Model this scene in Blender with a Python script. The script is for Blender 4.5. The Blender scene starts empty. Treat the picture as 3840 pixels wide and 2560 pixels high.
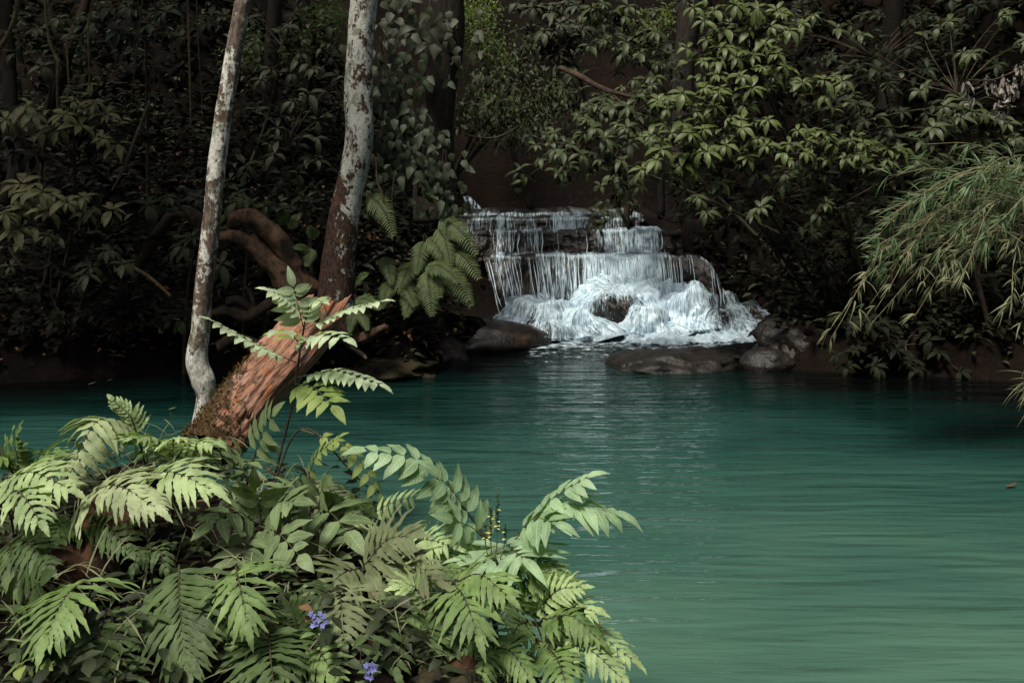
import bpy, math, random
import numpy as np
from mathutils import Vector, Matrix
random.seed(7); RNG = np.random.default_rng(7)
scene = bpy.context.scene
COL = scene.collection
R = math.radians
FPX, HC, HZ = 35/36*3840, 2.6, 640.0      # focal length in photo pixels, camera height, horizon row

def P(px, py, Y):                          # photo pixel + distance -> point in the place
    return np.array([(px-1920)*Y/FPX, Y, HC-(py-HZ)*Y/FPX])
def V(*a): return np.array(a, float)
def unit(v):
    v = np.asarray(v, float); return v/(np.linalg.norm(v)+1e-9)
def sstep(a, b, x):
    t = np.clip((x-a)/(b-a), 0, 1); return t*t*(3-2*t)
def rnd(a, b): return random.uniform(a, b)

# ------------------------------------------------------------------ noise
def _h(i, j, k):
    n = (i*374761393 + j*668265263 + k*2147483647) & 0xffffffff
    n = ((n ^ (n >> 13))*1274126177) & 0xffffffff
    n = ((n ^ (n >> 16))*2246822519) & 0xffffffff
    return ((n ^ (n >> 15)) & 0xffffff)/float(0xffffff)
def vnoise(p):
    p = np.asarray(p, float); f = np.floor(p).astype(np.int64); t = p-f; t = t*t*(3-2*t)
    i, j, k = f[..., 0], f[..., 1], f[..., 2]; a, b, c = t[..., 0], t[..., 1], t[..., 2]
    def L(x, y, w): return x+(y-x)*w
    r = L(L(L(_h(i,j,k),_h(i+1,j,k),a), L(_h(i,j+1,k),_h(i+1,j+1,k),a), b),
          L(L(_h(i,j,k+1),_h(i+1,j,k+1),a), L(_h(i,j+1,k+1),_h(i+1,j+1,k+1),a), b), c)
    return r*2-1
def fbm(p, oct=4, gain=.5):
    p = np.asarray(p, float); s = 0; a = 1
    for _ in range(oct):
        s = s+a*vnoise(p); p = p*2.03+17.3; a *= gain
    return s

# ------------------------------------------------------------------ mesh building
class MB:
    def __init__(s): s.v=[]; s.f=[]; s.uv=[]; s.t=[]; s.m=[]; s.n=0; s.tri=[]; s.trim=[]
    def add(s, v, quads, uv=None, tint=None, mat=0, tris=None):
        v = np.asarray(v, float).reshape(-1, 3); k = len(v)
        s.v.append(v); s.uv.append(np.zeros((k,2)) if uv is None else np.asarray(uv, float).reshape(-1,2))
        s.t.append(np.full(k, .5) if tint is None else np.broadcast_to(np.asarray(tint, float), (k,)))
        if quads is not None and len(quads):
            q = np.asarray(quads, np.int64).reshape(-1, 4)+s.n; s.f.append(q); s.m.append(np.full(len(q), mat))
        if tris is not None and len(tris):
            q = np.asarray(tris, np.int64).reshape(-1, 3)+s.n; s.tri.append(q); s.trim.append(np.full(len(q), mat))
        s.n += k
    def build(s, name, mats, parent=None, loc=None, smooth=True):
        if loc is None:
            loc = V(0,0,0); q_ = parent
            while q_ is not None: loc = loc+V(*q_.location); q_ = q_.parent
        v = np.concatenate(s.v)-loc
        me = bpy.data.meshes.new(name)
        q = np.concatenate(s.f) if s.f else np.zeros((0,4), np.int64)
        t = np.concatenate(s.tri) if s.tri else np.zeros((0,3), np.int64)
        me.vertices.add(len(v)); me.vertices.foreach_set('co', v.astype(np.float32).ravel())
        loops = np.concatenate([q.ravel(), t.ravel()]); nl = len(loops)
        me.loops.add(nl); me.loops.foreach_set('vertex_index', loops.astype(np.int32))
        st = np.concatenate([np.arange(len(q))*4, len(q)*4+np.arange(len(t))*3]).astype(np.int32)
        me.polygons.add(len(st)); me.polygons.foreach_set('loop_start', st)
        mi = np.concatenate(s.m+s.trim) if (s.m or s.trim) else np.zeros(0)
        me.polygons.foreach_set('material_index', mi.astype(np.int32))
        me.polygons.foreach_set('use_smooth', np.full(len(st), smooth))
        uvl = me.uv_layers.new(name='UVMap')
        uvl.data.foreach_set('uv', np.concatenate(s.uv)[loops].astype(np.float32).ravel())
        at = me.attributes.new('tint', 'FLOAT', 'POINT'); at.data.foreach_set('value', np.concatenate(s.t).astype(np.float32))
        for m in (mats if isinstance(mats, (list, tuple)) else [mats]): me.materials.append(m)
        me.update(); me.validate()
        o = bpy.data.objects.new(name, me); COL.objects.link(o)
        if parent is not None: o.parent = parent
        else: o.location = loc
        return o

def thing(name, label, cat, loc, group=None):
    o = bpy.data.objects.new(name, None); COL.objects.link(o); o.location = [float(x) for x in loc]
    o.empty_display_size = .1; o['label'] = label; o['category'] = cat
    if group: o['group'] = group
    return o
def tag(o, label=None, cat=None, group=None, kind=None):
    if label: o['label'] = label
    if cat: o['category'] = cat
    if group: o['group'] = group
    if kind: o['kind'] = kind
    return o

def grid_quads(nu, nv, wrap=False):
    i = np.arange(nu-1)[:, None]; j = np.arange(nv if wrap else nv-1)[None, :]
    j2 = (j+1) % nv
    return np.stack([i*nv+j, (i+1)*nv+j, (i+1)*nv+j2, i*nv+j2], -1).reshape(-1, 4)

def catmull(pts, n):
    pts = np.asarray(pts, float)
    if len(pts) == 2: return pts[0]+(pts[1]-pts[0])*np.linspace(0,1,n)[:,None]
    q = np.concatenate([2*pts[:1]-pts[1:2], pts, 2*pts[-1:]-pts[-2:-1]])
    s = np.linspace(0, len(pts)-1-1e-6, n); k = s.astype(int); t = (s-k)[:, None]
    a,b,c,d = q[k],q[k+1],q[k+2],q[k+3]
    return .5*((2*b)+(c-a)*t+(2*a-5*b+4*c-d)*t*t+(3*b-a-3*c+d)*t**3)
def frames(path):
    T = np.gradient(path, axis=0); T /= np.linalg.norm(T, axis=1)[:,None]+1e-9
    ref = V(0,0,1) if abs(T[0][2]) < .9 else V(0,1,0)
    n = unit(np.cross(T[0], ref)); N = []
    for t in T:
        n = unit(n-t*np.dot(n,t)); N.append(n)
    N = np.array(N); return T, N, np.cross(T, N)
def tube(mb, pts, radii, n=12, sides=6, mat=0, tint=.5, disp=0, dscale=8, stretch=1, cap=True, seed=0, lump=0):
    path = catmull(pts, n); rr = np.interp(np.linspace(0,1,n), np.linspace(0,1,len(radii)), radii)
    T,N,B = frames(path); a = np.linspace(0, 2*math.pi, sides, endpoint=False)
    L = np.concatenate([[0], np.cumsum(np.linalg.norm(np.diff(path,axis=0),axis=1))])
    d = N[:,None]*np.cos(a)[None,:,None]+B[:,None]*np.sin(a)[None,:,None]
    r = np.repeat(rr[:,None], sides, 1)
    if disp or lump:
        q = np.stack([np.cos(a)[None]*dscale*.15+0*L[:,None], np.sin(a)[None]*dscale*.15+0*L[:,None], L[:,None]*dscale/stretch+0*a[None]], -1)
        r = r*(1+disp*fbm(q+seed*7.1, 4)+lump*fbm(q*np.array([.5,.5,.25])+seed*3.3, 2))
    v = path[:,None]+d*r[...,None]
    uv = np.stack([np.repeat((a/(2*math.pi))[None],n,0), np.repeat(L[:,None],sides,1)], -1)
    k = n*sides; vv = v.reshape(-1,3); uu = uv.reshape(-1,2); tris = None
    if cap:
        vv = np.concatenate([vv, path[-1:]+T[-1]*rr[-1]*.3, path[:1]]); uu = np.concatenate([uu, [[.5,L[-1]]], [[.5,0]]])
        o = (n-1)*sides; tris = [[o+i, o+(i+1)%sides, k] for i in range(sides)]+[[(i+1)%sides, i, k+1] for i in range(sides)]
    mb.add(vv, grid_quads(n, sides, True)[:, ::-1], uu, tint, mat, tris)
    return path

# leaves: one folded, drooping, pointed blade each, built all at once
PROFILES = {
    'broad': lambda t: np.sin(np.pi*np.clip(t,0,1)**.85)**.9*(1-.25*t**3),
    'ovate': lambda t: np.sin(np.pi*np.clip(t,0,1)**.68)**.95,
    'lance': lambda t: np.clip(np.minimum((t+.06)/.12, 1),0,1)*(1-t**2.2)**.85*(.8+.2*np.sin(np.pi*t)),
    'blade': lambda t: np.clip((t+.02)/.15,0,1)*(1-t**1.6),
    'heart': lambda t: np.where(t<.18, .75+.25*np.sin(np.pi*t/.36), 1)*np.cos(np.pi/2*np.clip((t-.12)/.88,0,1))**.8*(t>0),
}
class Leaves:
    def __init__(s): s.d = []
    def add(s, p, d, n, L, W, droop=.6, fold=.25, wav=0, tint=None, serr=0):
        s.d.append((*p, *d, *n, L, W, droop, fold, wav, rnd(0,1) if tint is None else tint, serr))
    def put(s, mb, prof='broad', ns=4, mat=0):
        if not s.d: return
        A = np.array(s.d); m = len(A)
        p, d, nn = A[:,0:3], A[:,3:6], A[:,6:9]; L,W,dr,fo,wa,ti,se = [A[:,i] for i in range(9,16)]
        d = d/(np.linalg.norm(d,axis=1)[:,None]+1e-9); nn = nn-d*np.sum(nn*d,1)[:,None]; nn /= np.linalg.norm(nn,axis=1)[:,None]+1e-9
        side = np.cross(d, nn); t = np.linspace(0,1,ns+1); dr = np.where(np.abs(dr)<.02,.02,dr)
        th = dr[:,None]*t[None]
        c = p[:,None]+(L/dr)[:,None,None]*(d[:,None]*np.sin(th)[...,None]-nn[:,None]*(1-np.cos(th))[...,None])
        ln = nn[:,None]*np.cos(th)[...,None]+d[:,None]*np.sin(th)[...,None]
        w = .5*W[:,None]*PROFILES[prof](t)[None]
        ph = (A[:,0]*37+A[:,2]*51)[:,None]
        w = w*(1+se[:,None]*np.sin(t[None]*ns*math.pi+.5*math.pi))
        wv = wa[:,None]*W[:,None]*np.sin(t[None]*17+ph)
        wv2 = wa[:,None]*W[:,None]*np.sin(t[None]*15+ph*1.7+1)
        l = c+side[:,None]*w[...,None]+ln*(fo[:,None]*w+wv)[...,None]
        r = c-side[:,None]*w[...,None]+ln*(fo[:,None]*w+wv2)[...,None]
        v = np.stack([l,c,r],2)                                   # m, ns+1, 3, 3
        k = (ns+1)*3
        one = []
        for i in range(ns):
            a = i*3; one += [[a,a+3,a+4,a+1],[a+1,a+4,a+5,a+2]]
        q = np.array(one)[None]+(np.arange(m)*k)[:,None,None]
        uv = np.broadcast_to(np.stack([np.broadcast_to(V(-1,0,1)[None],(ns+1,3)), np.broadcast_to(t[:,None],(ns+1,3))],-1)[None], (m,ns+1,3,2))
        mb.add(v.reshape(-1,3), q.reshape(-1,4), uv.reshape(-1,2), np.repeat(ti,k), mat)

# ------------------------------------------------------------------ materials
def newmat(name):
    m = bpy.data.materials.new(name); m.use_nodes = True; nt = m.node_tree; nt.nodes.clear()
    out = nt.nodes.new('ShaderNodeOutputMaterial'); return m, nt, out
def N(nt, typ, **kw):
    n = nt.nodes.new('ShaderNode'+typ)
    for k, v in kw.items():
        if k in n.inputs: n.inputs[k].default_value = v
        else: setattr(n, k, v)
    return n
def lk(nt, a, b): nt.links.new(a, b)
def math_(nt, op, a, b=None, c=None):
    n = nt.nodes.new('ShaderNodeMath'); n.operation = op
    for i, x in enumerate((a,b,c)):
        if x is None: continue
        if isinstance(x, (int,float)): n.inputs[i].default_value = x
        else: lk(nt, x, n.inputs[i])
    return n.outputs[0]
def mixc(nt, f, a, b, mode='MIX'):
    n = nt.nodes.new('ShaderNodeMix'); n.data_type = 'RGBA'; n.blend_type = mode
    for i, x in ((0,f),(6,a),(7,b)):
        if isinstance(x, (int,float)): n.inputs[i].default_value = x
        elif isinstance(x, tuple): n.inputs[i].default_value = (*x,1)
        else: lk(nt, x, n.inputs[i])
    return n.outputs[2]
def smooth(nt, x, lo, hi):
    n = nt.nodes.new('ShaderNodeMapRange'); n.interpolation_type = 'SMOOTHSTEP'
    lk(nt, x, n.inputs[0]); n.inputs[1].default_value = lo; n.inputs[2].default_value = hi; return n.outputs[0]
def noise(nt, vec, scale, detail=4, rough=.55, dist=0):
    n = N(nt, 'TexNoise', Scale=scale, Detail=detail, Roughness=rough, Distortion=dist)
    if vec is not None: lk(nt, vec, n.inputs['Vector'])
    return n.outputs['Fac']
def mapping(nt, vec, scale, loc=(0,0,0)):
    n = nt.nodes.new('ShaderNodeMapping'); lk(nt, vec, n.inputs['Vector']); n.inputs['Scale'].default_value = scale; n.inputs['Location'].default_value = loc
    return n.outputs[0]
def bump(nt, h, strength=.5, dist=.02):
    n = N(nt, 'Bump', Strength=strength, Distance=dist); lk(nt, h, n.inputs['Height']); return n.outputs[0]

def leaf_mat(name, ca, cb, back=None, rough=.42, transl=.25, vein=.35, spots=0.0, spec=.5):
    m, nt, out = newmat(name)
    tc = N(nt,'TexCoord'); at = N(nt,'Attribute', attribute_name='tint')
    sep = N(nt,'SeparateXYZ'); lk(nt, tc.outputs['UV'], sep.inputs[0])
    u, v = sep.outputs[0], sep.outputs[1]; au = math_(nt,'ABSOLUTE',u)
    col = mixc(nt, at.outputs['Fac'], ca, cb)
    nz = noise(nt, tc.outputs['Object'], 9, 3)
    col = mixc(nt, .55, col, mixc(nt, smooth(nt,nz,.3,.7), tuple(x*.55 for x in ca), tuple(min(1,x*1.35) for x in cb)))
    mid = smooth(nt, au, .13, .0)
    sv = math_(nt,'SINE', math_(nt,'MULTIPLY', math_(nt,'SUBTRACT', v, math_(nt,'MULTIPLY',au,.16)), 62))
    sv = math_(nt,'MULTIPLY', smooth(nt, sv, .55, 1), .55)
    veins = math_(nt,'MAXIMUM', mid, sv)
    col = mixc(nt, math_(nt,'MULTIPLY',veins,vein), col, tuple(min(1,x*1.7+.02) for x in cb))
    if spots:
        s = smooth(nt, noise(nt, tc.outputs['Object'], 38, 2), .58, .70)
        col = mixc(nt, math_(nt,'MULTIPLY',s,spots), col, (.16,.10,.055))
    geo = N(nt,'NewGeometry')
    if back: col = mixc(nt, geo.outputs['Backfacing'], col, back)
    b = bump(nt, math_(nt,'ADD', math_(nt,'MULTIPLY',veins,-.5), math_(nt,'MULTIPLY',nz,.6)), .35, .004)
    pr = N(nt,'BsdfPrincipled', Roughness=rough+.06); pr.inputs['Specular IOR Level'].default_value = spec*.6
    lk(nt,col,pr.inputs['Base Color']); lk(nt,b,pr.inputs['Normal'])
    tr = N(nt,'BsdfTranslucent'); lk(nt, mixc(nt,1,col,(1.5,1.7,.6),'MULTIPLY'), tr.inputs['Color'])
    mx = N(nt,'MixShader', Fac=transl); lk(nt,pr.outputs[0],mx.inputs[1]); lk(nt,tr.outputs[0],mx.inputs[2])
    lk(nt,mx.outputs[0],out.inputs[0]); return m

def simple_mat(name, c1, c2, scale=8, stretch=(1,1,1), rough=.8, bstr=.5, bdist=.02, coord='Object', spec=.3, extra=None):
    m, nt, out = newmat(name); tc = N(nt,'TexCoord')
    vec = mapping(nt, tc.outputs[coord], stretch)
    n1 = noise(nt, vec, scale, 6, .6); n2 = noise(nt, vec, scale*4.3, 4, .6)
    f = math_(nt,'ADD', math_(nt,'MULTIPLY',n1,.7), math_(nt,'MULTIPLY',n2,.3))
    col = mixc(nt, smooth(nt,f,.35,.65), c1, c2)
    if extra:
        c3, sc, lo, hi = extra
        col = mixc(nt, smooth(nt, noise(nt, tc.outputs['Object'], sc, 4), lo, hi), col, c3)
    pr = N(nt,'BsdfPrincipled', Roughness=rough); pr.inputs['Specular IOR Level'].default_value = spec
    lk(nt,col,pr.inputs['Base Color']); lk(nt, bump(nt,f,bstr,bdist), pr.inputs['Normal']); lk(nt,pr.outputs[0],out.inputs[0])
    return m

def lichen_mat(name, bark1, bark2, amount, scale):
    m, nt, out = newmat(name); tc = N(nt,'TexCoord')
    o = mapping(nt, tc.outputs['Object'], (1,1,.7)); at = N(nt,'Attribute', attribute_name='tint')
    b = noise(nt, mapping(nt, tc.outputs['Object'], (1,1,.45)), 38, 5, .65)
    bark = mixc(nt, smooth(nt,b,.35,.65), bark1, bark2)
    rust = smooth(nt, noise(nt,o,5,3), .58,.72); bark = mixc(nt, math_(nt,'MULTIPLY',rust,.5), bark, (.17,.06,.03))
    big = noise(nt, o, scale, 3, .5, .6); fine = noise(nt, o, scale*5, 5, .7)
    mask = math_(nt,'ADD', math_(nt,'ADD', math_(nt,'MULTIPLY',big,.5), math_(nt,'MULTIPLY',fine,.5)), math_(nt,'SUBTRACT', at.outputs['Fac'], .5))
    mk = smooth(nt, mask, .515-amount, .545-amount)
    lich = mixc(nt, noise(nt,o,scale*3,3), (.40,.40,.35), (.76,.77,.71))
    lich = mixc(nt, math_(nt,'MULTIPLY',smooth(nt, noise(nt,o,scale*1.7,2,), .52,.62),.75), lich, (.20,.22,.14))
    lich = mixc(nt, smooth(nt, noise(nt,o,70,4,.7), .38,.62), mixc(nt,.5,lich,bark), lich); col = mixc(nt, mk, bark, lich)
    h = math_(nt,'ADD', math_(nt,'MULTIPLY',b,.8), math_(nt,'MULTIPLY',mk,.4))
    pr = N(nt,'BsdfPrincipled', Roughness=.85); pr.inputs['Specular IOR Level'].default_value = .2
    lk(nt,col,pr.inputs['Base Color']); lk(nt,bump(nt,h,.7,.015),pr.inputs['Normal']); lk(nt,pr.outputs[0],out.inputs[0]); return m

def log_mat():
    m, nt, out = newmat('weathered_wood'); tc = N(nt,'TexCoord'); at = N(nt,'Attribute', attribute_name='tint')
    uv = tc.outputs['UV']
    g = noise(nt, mapping(nt, uv, (44,4.5,1)), 1.0, 8, .68, 1.5); g2 = noise(nt, mapping(nt, uv, (70,16,1)), 1, 5, .65, .5)
    f = math_(nt,'ADD', math_(nt,'MULTIPLY',g,.65), math_(nt,'MULTIPLY',g2,.35))
    col = mixc(nt, smooth(nt,f,.36,.57), (.022,.010,.007), (.37,.19,.12))
    col = mixc(nt, smooth(nt, noise(nt, tc.outputs['Object'], 7, 4), .55,.68), col, mixc(nt, smooth(nt,f,.40,.56), (.06,.03,.022), (.40,.24,.19)))
    col = mixc(nt, math_(nt,'MULTIPLY',smooth(nt, noise(nt, tc.outputs['Object'], 11, 4), .55,.68),.8), col, (.40,.12,.04))
    moss = smooth(nt, math_(nt,'ADD', at.outputs['Fac'], math_(nt,'MULTIPLY', math_(nt,'SUBTRACT',noise(nt,tc.outputs['Object'],16,5),.5), 1.3)), .42,.62)
    col = mixc(nt, moss, col, mixc(nt, noise(nt,tc.outputs['Object'],60,3), (.02,.012,.008), (.085,.05,.018)))
    pr = N(nt,'BsdfPrincipled', Roughness=.8); pr.inputs['Specular IOR Level'].default_value = .3
    lk(nt,col,pr.inputs['Base Color']); lk(nt,bump(nt,f,1,.024),pr.inputs['Normal']); lk(nt,pr.outputs[0],out.inputs[0]); return m

def water_mat():
    m, nt, out = newmat('turquoise_water'); tc = N(nt,'TexCoord'); o = tc.outputs['Object']; at = N(nt,'Attribute', attribute_name='tint')
    w1 = noise(nt, mapping(nt, o, (.55,3.4,1)), 1.6, 1, .4, .5)
    w2 = noise(nt, mapping(nt, o, (1.6,9,1)), 1.7, 2, .5, .4)
    sep = N(nt,'SeparateXYZ'); lk(nt,o,sep.inputs[0])
    near_falls = smooth(nt, sep.outputs[1], 11.5, 15.2)
    w3 = noise(nt, mapping(nt, o, (4,7,1)), 2.2, 3, .6)
    h = math_(nt,'ADD', math_(nt,'ADD', math_(nt,'MULTIPLY',w1,1.0), math_(nt,'MULTIPLY',w2,.25)), math_(nt,'MULTIPLY',math_(nt,'MULTIPLY',w3,near_falls),.8))
    pool = noise(nt, mapping(nt, o, (.35,.8,1)), 1, 3, .5, .5)
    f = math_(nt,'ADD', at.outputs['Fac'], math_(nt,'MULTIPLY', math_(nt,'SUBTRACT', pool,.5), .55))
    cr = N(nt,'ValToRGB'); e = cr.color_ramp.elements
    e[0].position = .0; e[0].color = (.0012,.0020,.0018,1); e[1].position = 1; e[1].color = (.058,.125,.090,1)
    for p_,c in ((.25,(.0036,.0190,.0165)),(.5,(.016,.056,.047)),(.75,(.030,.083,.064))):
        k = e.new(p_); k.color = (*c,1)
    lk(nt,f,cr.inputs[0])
    pr = N(nt,'BsdfPrincipled', Roughness=.03); pr.inputs['IOR'].default_value = 1.33
    lk(nt,cr.outputs[0],pr.inputs['Base Color']); lk(nt,bump(nt,h,1.0,.042),pr.inputs['Normal']); lk(nt,pr.outputs[0],out.inputs[0]); return m

def fall_mat(name, us, vs, lo=.46, hi=.62, speck=.45, dist=.25, brk=.25):
    m, nt, out = newmat(name); tc = N(nt,'TexCoord'); at = N(nt,'Attribute', attribute_name='tint')
    uv = tc.outputs['UV']
    a = noise(nt, mapping(nt,uv,(us,vs,1)), 1, 3, .55, dist); b = noise(nt, mapping(nt,uv,(us*3.1,vs*4.2,1),(3,7,0)), 1, 3, .6, .2)
    s = math_(nt,'ADD', math_(nt,'ADD', math_(nt,'MULTIPLY',a,1-speck), math_(nt,'MULTIPLY',b,speck)), 0)
    c = noise(nt, mapping(nt,uv,(us*1.9,vs*9,1),(5,2,0)), 1, 2, .6, .3)
    s = math_(nt,'ADD', math_(nt,'MULTIPLY',s,1-brk), math_(nt,'MULTIPLY',c,brk))
    s = math_(nt,'ADD', math_(nt,'MULTIPLY_ADD', s, 1.9, -.45), math_(nt,'SUBTRACT', at.outputs['Fac'], .5))
    al = smooth(nt, s, lo, hi)
    col = mixc(nt, smooth(nt, math_(nt,'ADD',math_(nt,'MULTIPLY',b,.6),math_(nt,'MULTIPLY',a,.4)), .36,.60), (.34,.48,.60), (.76,.91,1.0))
    di = N(nt,'BsdfDiffuse'); lk(nt,col,di.inputs[0]); tl = N(nt,'BsdfTranslucent'); lk(nt,col,tl.inputs[0])
    gl = N(nt,'BsdfGlossy', Roughness=.25)
    mx = N(nt,'MixShader',Fac=.15); lk(nt,di.outputs[0],mx.inputs[1]); lk(nt,tl.outputs[0],mx.inputs[2])
    mg = N(nt,'MixShader',Fac=.02); lk(nt,mx.outputs[0],mg.inputs[1]); lk(nt,gl.outputs[0],mg.inputs[2])
    bn = bump(nt, s, .3, .02); lk(nt,bn,di.inputs['Normal'])
    tr = N(nt,'BsdfTransparent'); mm = N(nt,'MixShader'); lk(nt,al,mm.inputs[0]); lk(nt,tr.outputs[0],mm.inputs[1]); lk(nt,mg.outputs[0],mm.inputs[2])
    lk(nt,mm.outputs[0],out.inputs[0]); return m

def soil_mat():
    m, nt, out = newmat('forest_floor'); tc = N(nt,'TexCoord'); o = tc.outputs['Object']
    n1 = noise(nt,o,1.1,5,.6); n2 = noise(nt,o,9,5,.65)
    col = mixc(nt, smooth(nt,n1,.35,.65), (.0035,.0022,.0017), (.008,.0050,.0036))
    vo = N(nt,'TexVoronoi', Scale=13.0); lk(nt,o,vo.inputs['Vector'])
    lit = math_(nt,'MULTIPLY', smooth(nt,n2,.54,.68), .25)
    rc = mixc(nt, vo.outputs['Color'], (.02,.011,.006), (.05,.028,.015))
    col = mixc(nt, lit, col, rc)
    geo = N(nt,'NewGeometry'); sp = N(nt,'SeparateXYZ'); lk(nt,geo.outputs['Position'],sp.inputs[0])
    pr = N(nt,'BsdfPrincipled', Roughness=.95); pr.inputs['Specular IOR Level'].default_value = .1
    lk(nt,col,pr.inputs['Base Color']); lk(nt,bump(nt,math_(nt,'ADD',n1,n2),.8,.06),pr.inputs['Normal']); lk(nt,pr.outputs[0],out.inputs[0]); return m

M = {}
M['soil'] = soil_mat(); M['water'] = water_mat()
M['rock'] = simple_mat('wet_dark_rock', (.007,.005,.004), (.03,.022,.018), 5, rough=.38, bstr=.8, bdist=.05, spec=.5, extra=((.085,.05,.025),2.2,.6,.72))
M['trav'] = simple_mat('wet_travertine', (.006,.0042,.0035), (.026,.018,.0135), 7, (1,1,.6), rough=.3, bstr=.9, bdist=.06, spec=.5, extra=((.05,.028,.013),2.6,.60,.74))
M['boulder'] = simple_mat('smooth_grey_boulder', (.0055,.0045,.0038), (.020,.017,.0148), 4, rough=.5, bstr=1, bdist=.05, spec=.3, extra=((.012,.009,.007),1.6,.5,.7))
M['mossrock'] = simple_mat('mossy_rock', (.010,.008,.005), (.04,.032,.018), 9, rough=.9, bstr=.9, bdist=.03, extra=((.035,.028,.009),5,.45,.65))
M['fall'] = fall_mat('falling_water', 24, 1.0, .36,.72); M['fallfoam'] = fall_mat('churning_water', 15, 2.0, .34, .72, .45, .7, .28)
M['foam'] = fall_mat('pool_foam', 4, 9, .47, .60, .55)
M['lichen_thin'] = lichen_mat('lichen_bark_pale', (.055,.040,.030), (.15,.12,.095), .02, 6)
M['lichen_thick'] = lichen_mat('lichen_bark_red', (.022,.014,.011), (.095,.056,.042), .0, 6)
M['bark_dark'] = simple_mat('dark_wet_bark', (.008,.006,.005), (.03,.021,.016), 14, (1,1,.3), rough=.85, bstr=.9, bdist=.03)
M['root'] = simple_mat('ochre_root_bark', (.045,.025,.014), (.15,.09,.05), 10, (1,1,1), rough=.85, bstr=.8, bdist=.02, extra=((.018,.012,.007),5,.5,.62))
M['root_dim'] = simple_mat('dim_root_bark', (.018,.011,.007), (.06,.04,.026), 12, rough=.9, bstr=.7)
M['log'] = log_mat()
M['rotten'] = simple_mat('rotten_wood', (.015,.008,.005), (.075,.035,.018), 9, (1,1,1), rough=.95, bstr=1, bdist=.03)
M['liana'] = simple_mat('liana_bark', (.05,.035,.018), (.14,.10,.055), 20, rough=.85)
M['twig'] = simple_mat('twig_bark', (.03,.022,.014), (.08,.06,.04), 20, rough=.85)
M['twig_green'] = simple_mat('green_stem', (.05,.06,.025), (.11,.12,.05), 15, rough=.6)
M['stem_dark'] = simple_mat('dark_stem', (.02,.014,.01), (.06,.045,.03), 15, rough=.7)
M['straw'] = simple_mat('straw_stem', (.16,.13,.07), (.30,.25,.15), 10, rough=.7)
M['moss'] = leaf_mat('brown_moss', (.035,.022,.008), (.12,.075,.022), rough=.9, transl=.1, vein=0, spec=.1)
M['fern_pale'] = leaf_mat('pale_fern_leaf', (.165,.25,.10), (.32,.415,.195), rough=.45, transl=.22, vein=.3)
M['fern_mid'] = leaf_mat('fern_leaf', (.070,.132,.038), (.165,.245,.082), rough=.45, transl=.2, vein=.3)
M['fern_dark'] = leaf_mat('shaded_fern_leaf', (.022,.042,.013), (.074,.114,.038), rough=.5, transl=.15, vein=.3)
M['fern_spot'] = leaf_mat('spotted_fern_leaf', (.19,.245,.12), (.31,.37,.20), rough=.5, transl=.2, vein=.2, spots=.6)
M['fern_dry'] = leaf_mat('dull_dry_fern_leaf', (.075,.10,.042), (.14,.17,.085), rough=.6, transl=.15, vein=.3, spots=.5)
M['under'] = leaf_mat('shaded_undergrowth_leaf', (.007,.012,.004), (.022,.033,.011), rough=.5, transl=.12, vein=.3)
M['bracken'] = leaf_mat('bracken_leaf', (.045,.075,.022), (.10,.14,.05), rough=.5, transl=.2, vein=.0)
M['sumac'] = leaf_mat('pale_compound_leaf', (.20,.31,.17), (.33,.46,.28), back=(.17,.25,.08), rough=.38, transl=.35, vein=.45)
M['sapling'] = leaf_mat('sapling_leaf', (.30,.39,.24), (.47,.55,.38), rough=.36, transl=.3, vein=.35)
M['grey_leaf'] = leaf_mat('grey_green_leaf', (.085,.13,.055), (.155,.21,.10), rough=.42, transl=.18, vein=.45)
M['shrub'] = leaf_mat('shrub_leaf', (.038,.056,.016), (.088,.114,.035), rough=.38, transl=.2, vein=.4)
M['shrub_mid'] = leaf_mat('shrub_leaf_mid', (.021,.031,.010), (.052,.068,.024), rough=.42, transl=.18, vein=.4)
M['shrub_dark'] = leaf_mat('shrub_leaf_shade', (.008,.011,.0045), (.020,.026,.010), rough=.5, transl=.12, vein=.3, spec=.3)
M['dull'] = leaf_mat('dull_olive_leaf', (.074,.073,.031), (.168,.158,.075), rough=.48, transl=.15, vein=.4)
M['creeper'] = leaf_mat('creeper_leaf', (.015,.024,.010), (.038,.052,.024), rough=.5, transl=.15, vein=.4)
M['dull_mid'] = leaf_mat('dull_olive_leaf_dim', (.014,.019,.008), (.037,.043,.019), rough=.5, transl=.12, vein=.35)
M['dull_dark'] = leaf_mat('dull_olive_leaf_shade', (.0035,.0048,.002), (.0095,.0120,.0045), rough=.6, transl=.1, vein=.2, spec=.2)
M['canopy'] = leaf_mat('canopy_leaf', (.05,.085,.024), (.15,.21,.07), rough=.45, transl=.35, vein=0)
M['canopy_bright'] = leaf_mat('sunlit_canopy_leaf', (.07,.11,.032), (.16,.20,.07), rough=.45, transl=.4, vein=0)
M['bamboo'] = leaf_mat('bamboo_leaf', (.045,.085,.034), (.13,.19,.092), rough=.42, transl=.25, vein=.1)
M['bamboo_dry'] = leaf_mat('dry_bamboo_leaf', (.11,.118,.06), (.20,.205,.115), rough=.6, transl=.2, vein=.1)
M['withered'] = leaf_mat('withered_leaf', (.09,.075,.065), (.26,.23,.21), rough=.8, transl=.1, vein=.4)
M['litter'] = leaf_mat('fallen_leaf', (.05,.024,.012), (.16,.09,.045), rough=.8, transl=.05, vein=.3)
M['yellow_leaf'] = leaf_mat('yellow_green_leaf', (.12,.175,.045), (.22,.285,.09), rough=.42, transl=.3, vein=.4)
M['petal_blue'] = leaf_mat('violet_blue_petal', (.12,.13,.50), (.36,.37,.85), rough=.5, transl=.2, vein=.1)
M['petal_yellow'] = leaf_mat('pale_yellow_petal', (.6,.55,.12), (.75,.7,.25), rough=.5, transl=.2, vein=.0)

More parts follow.
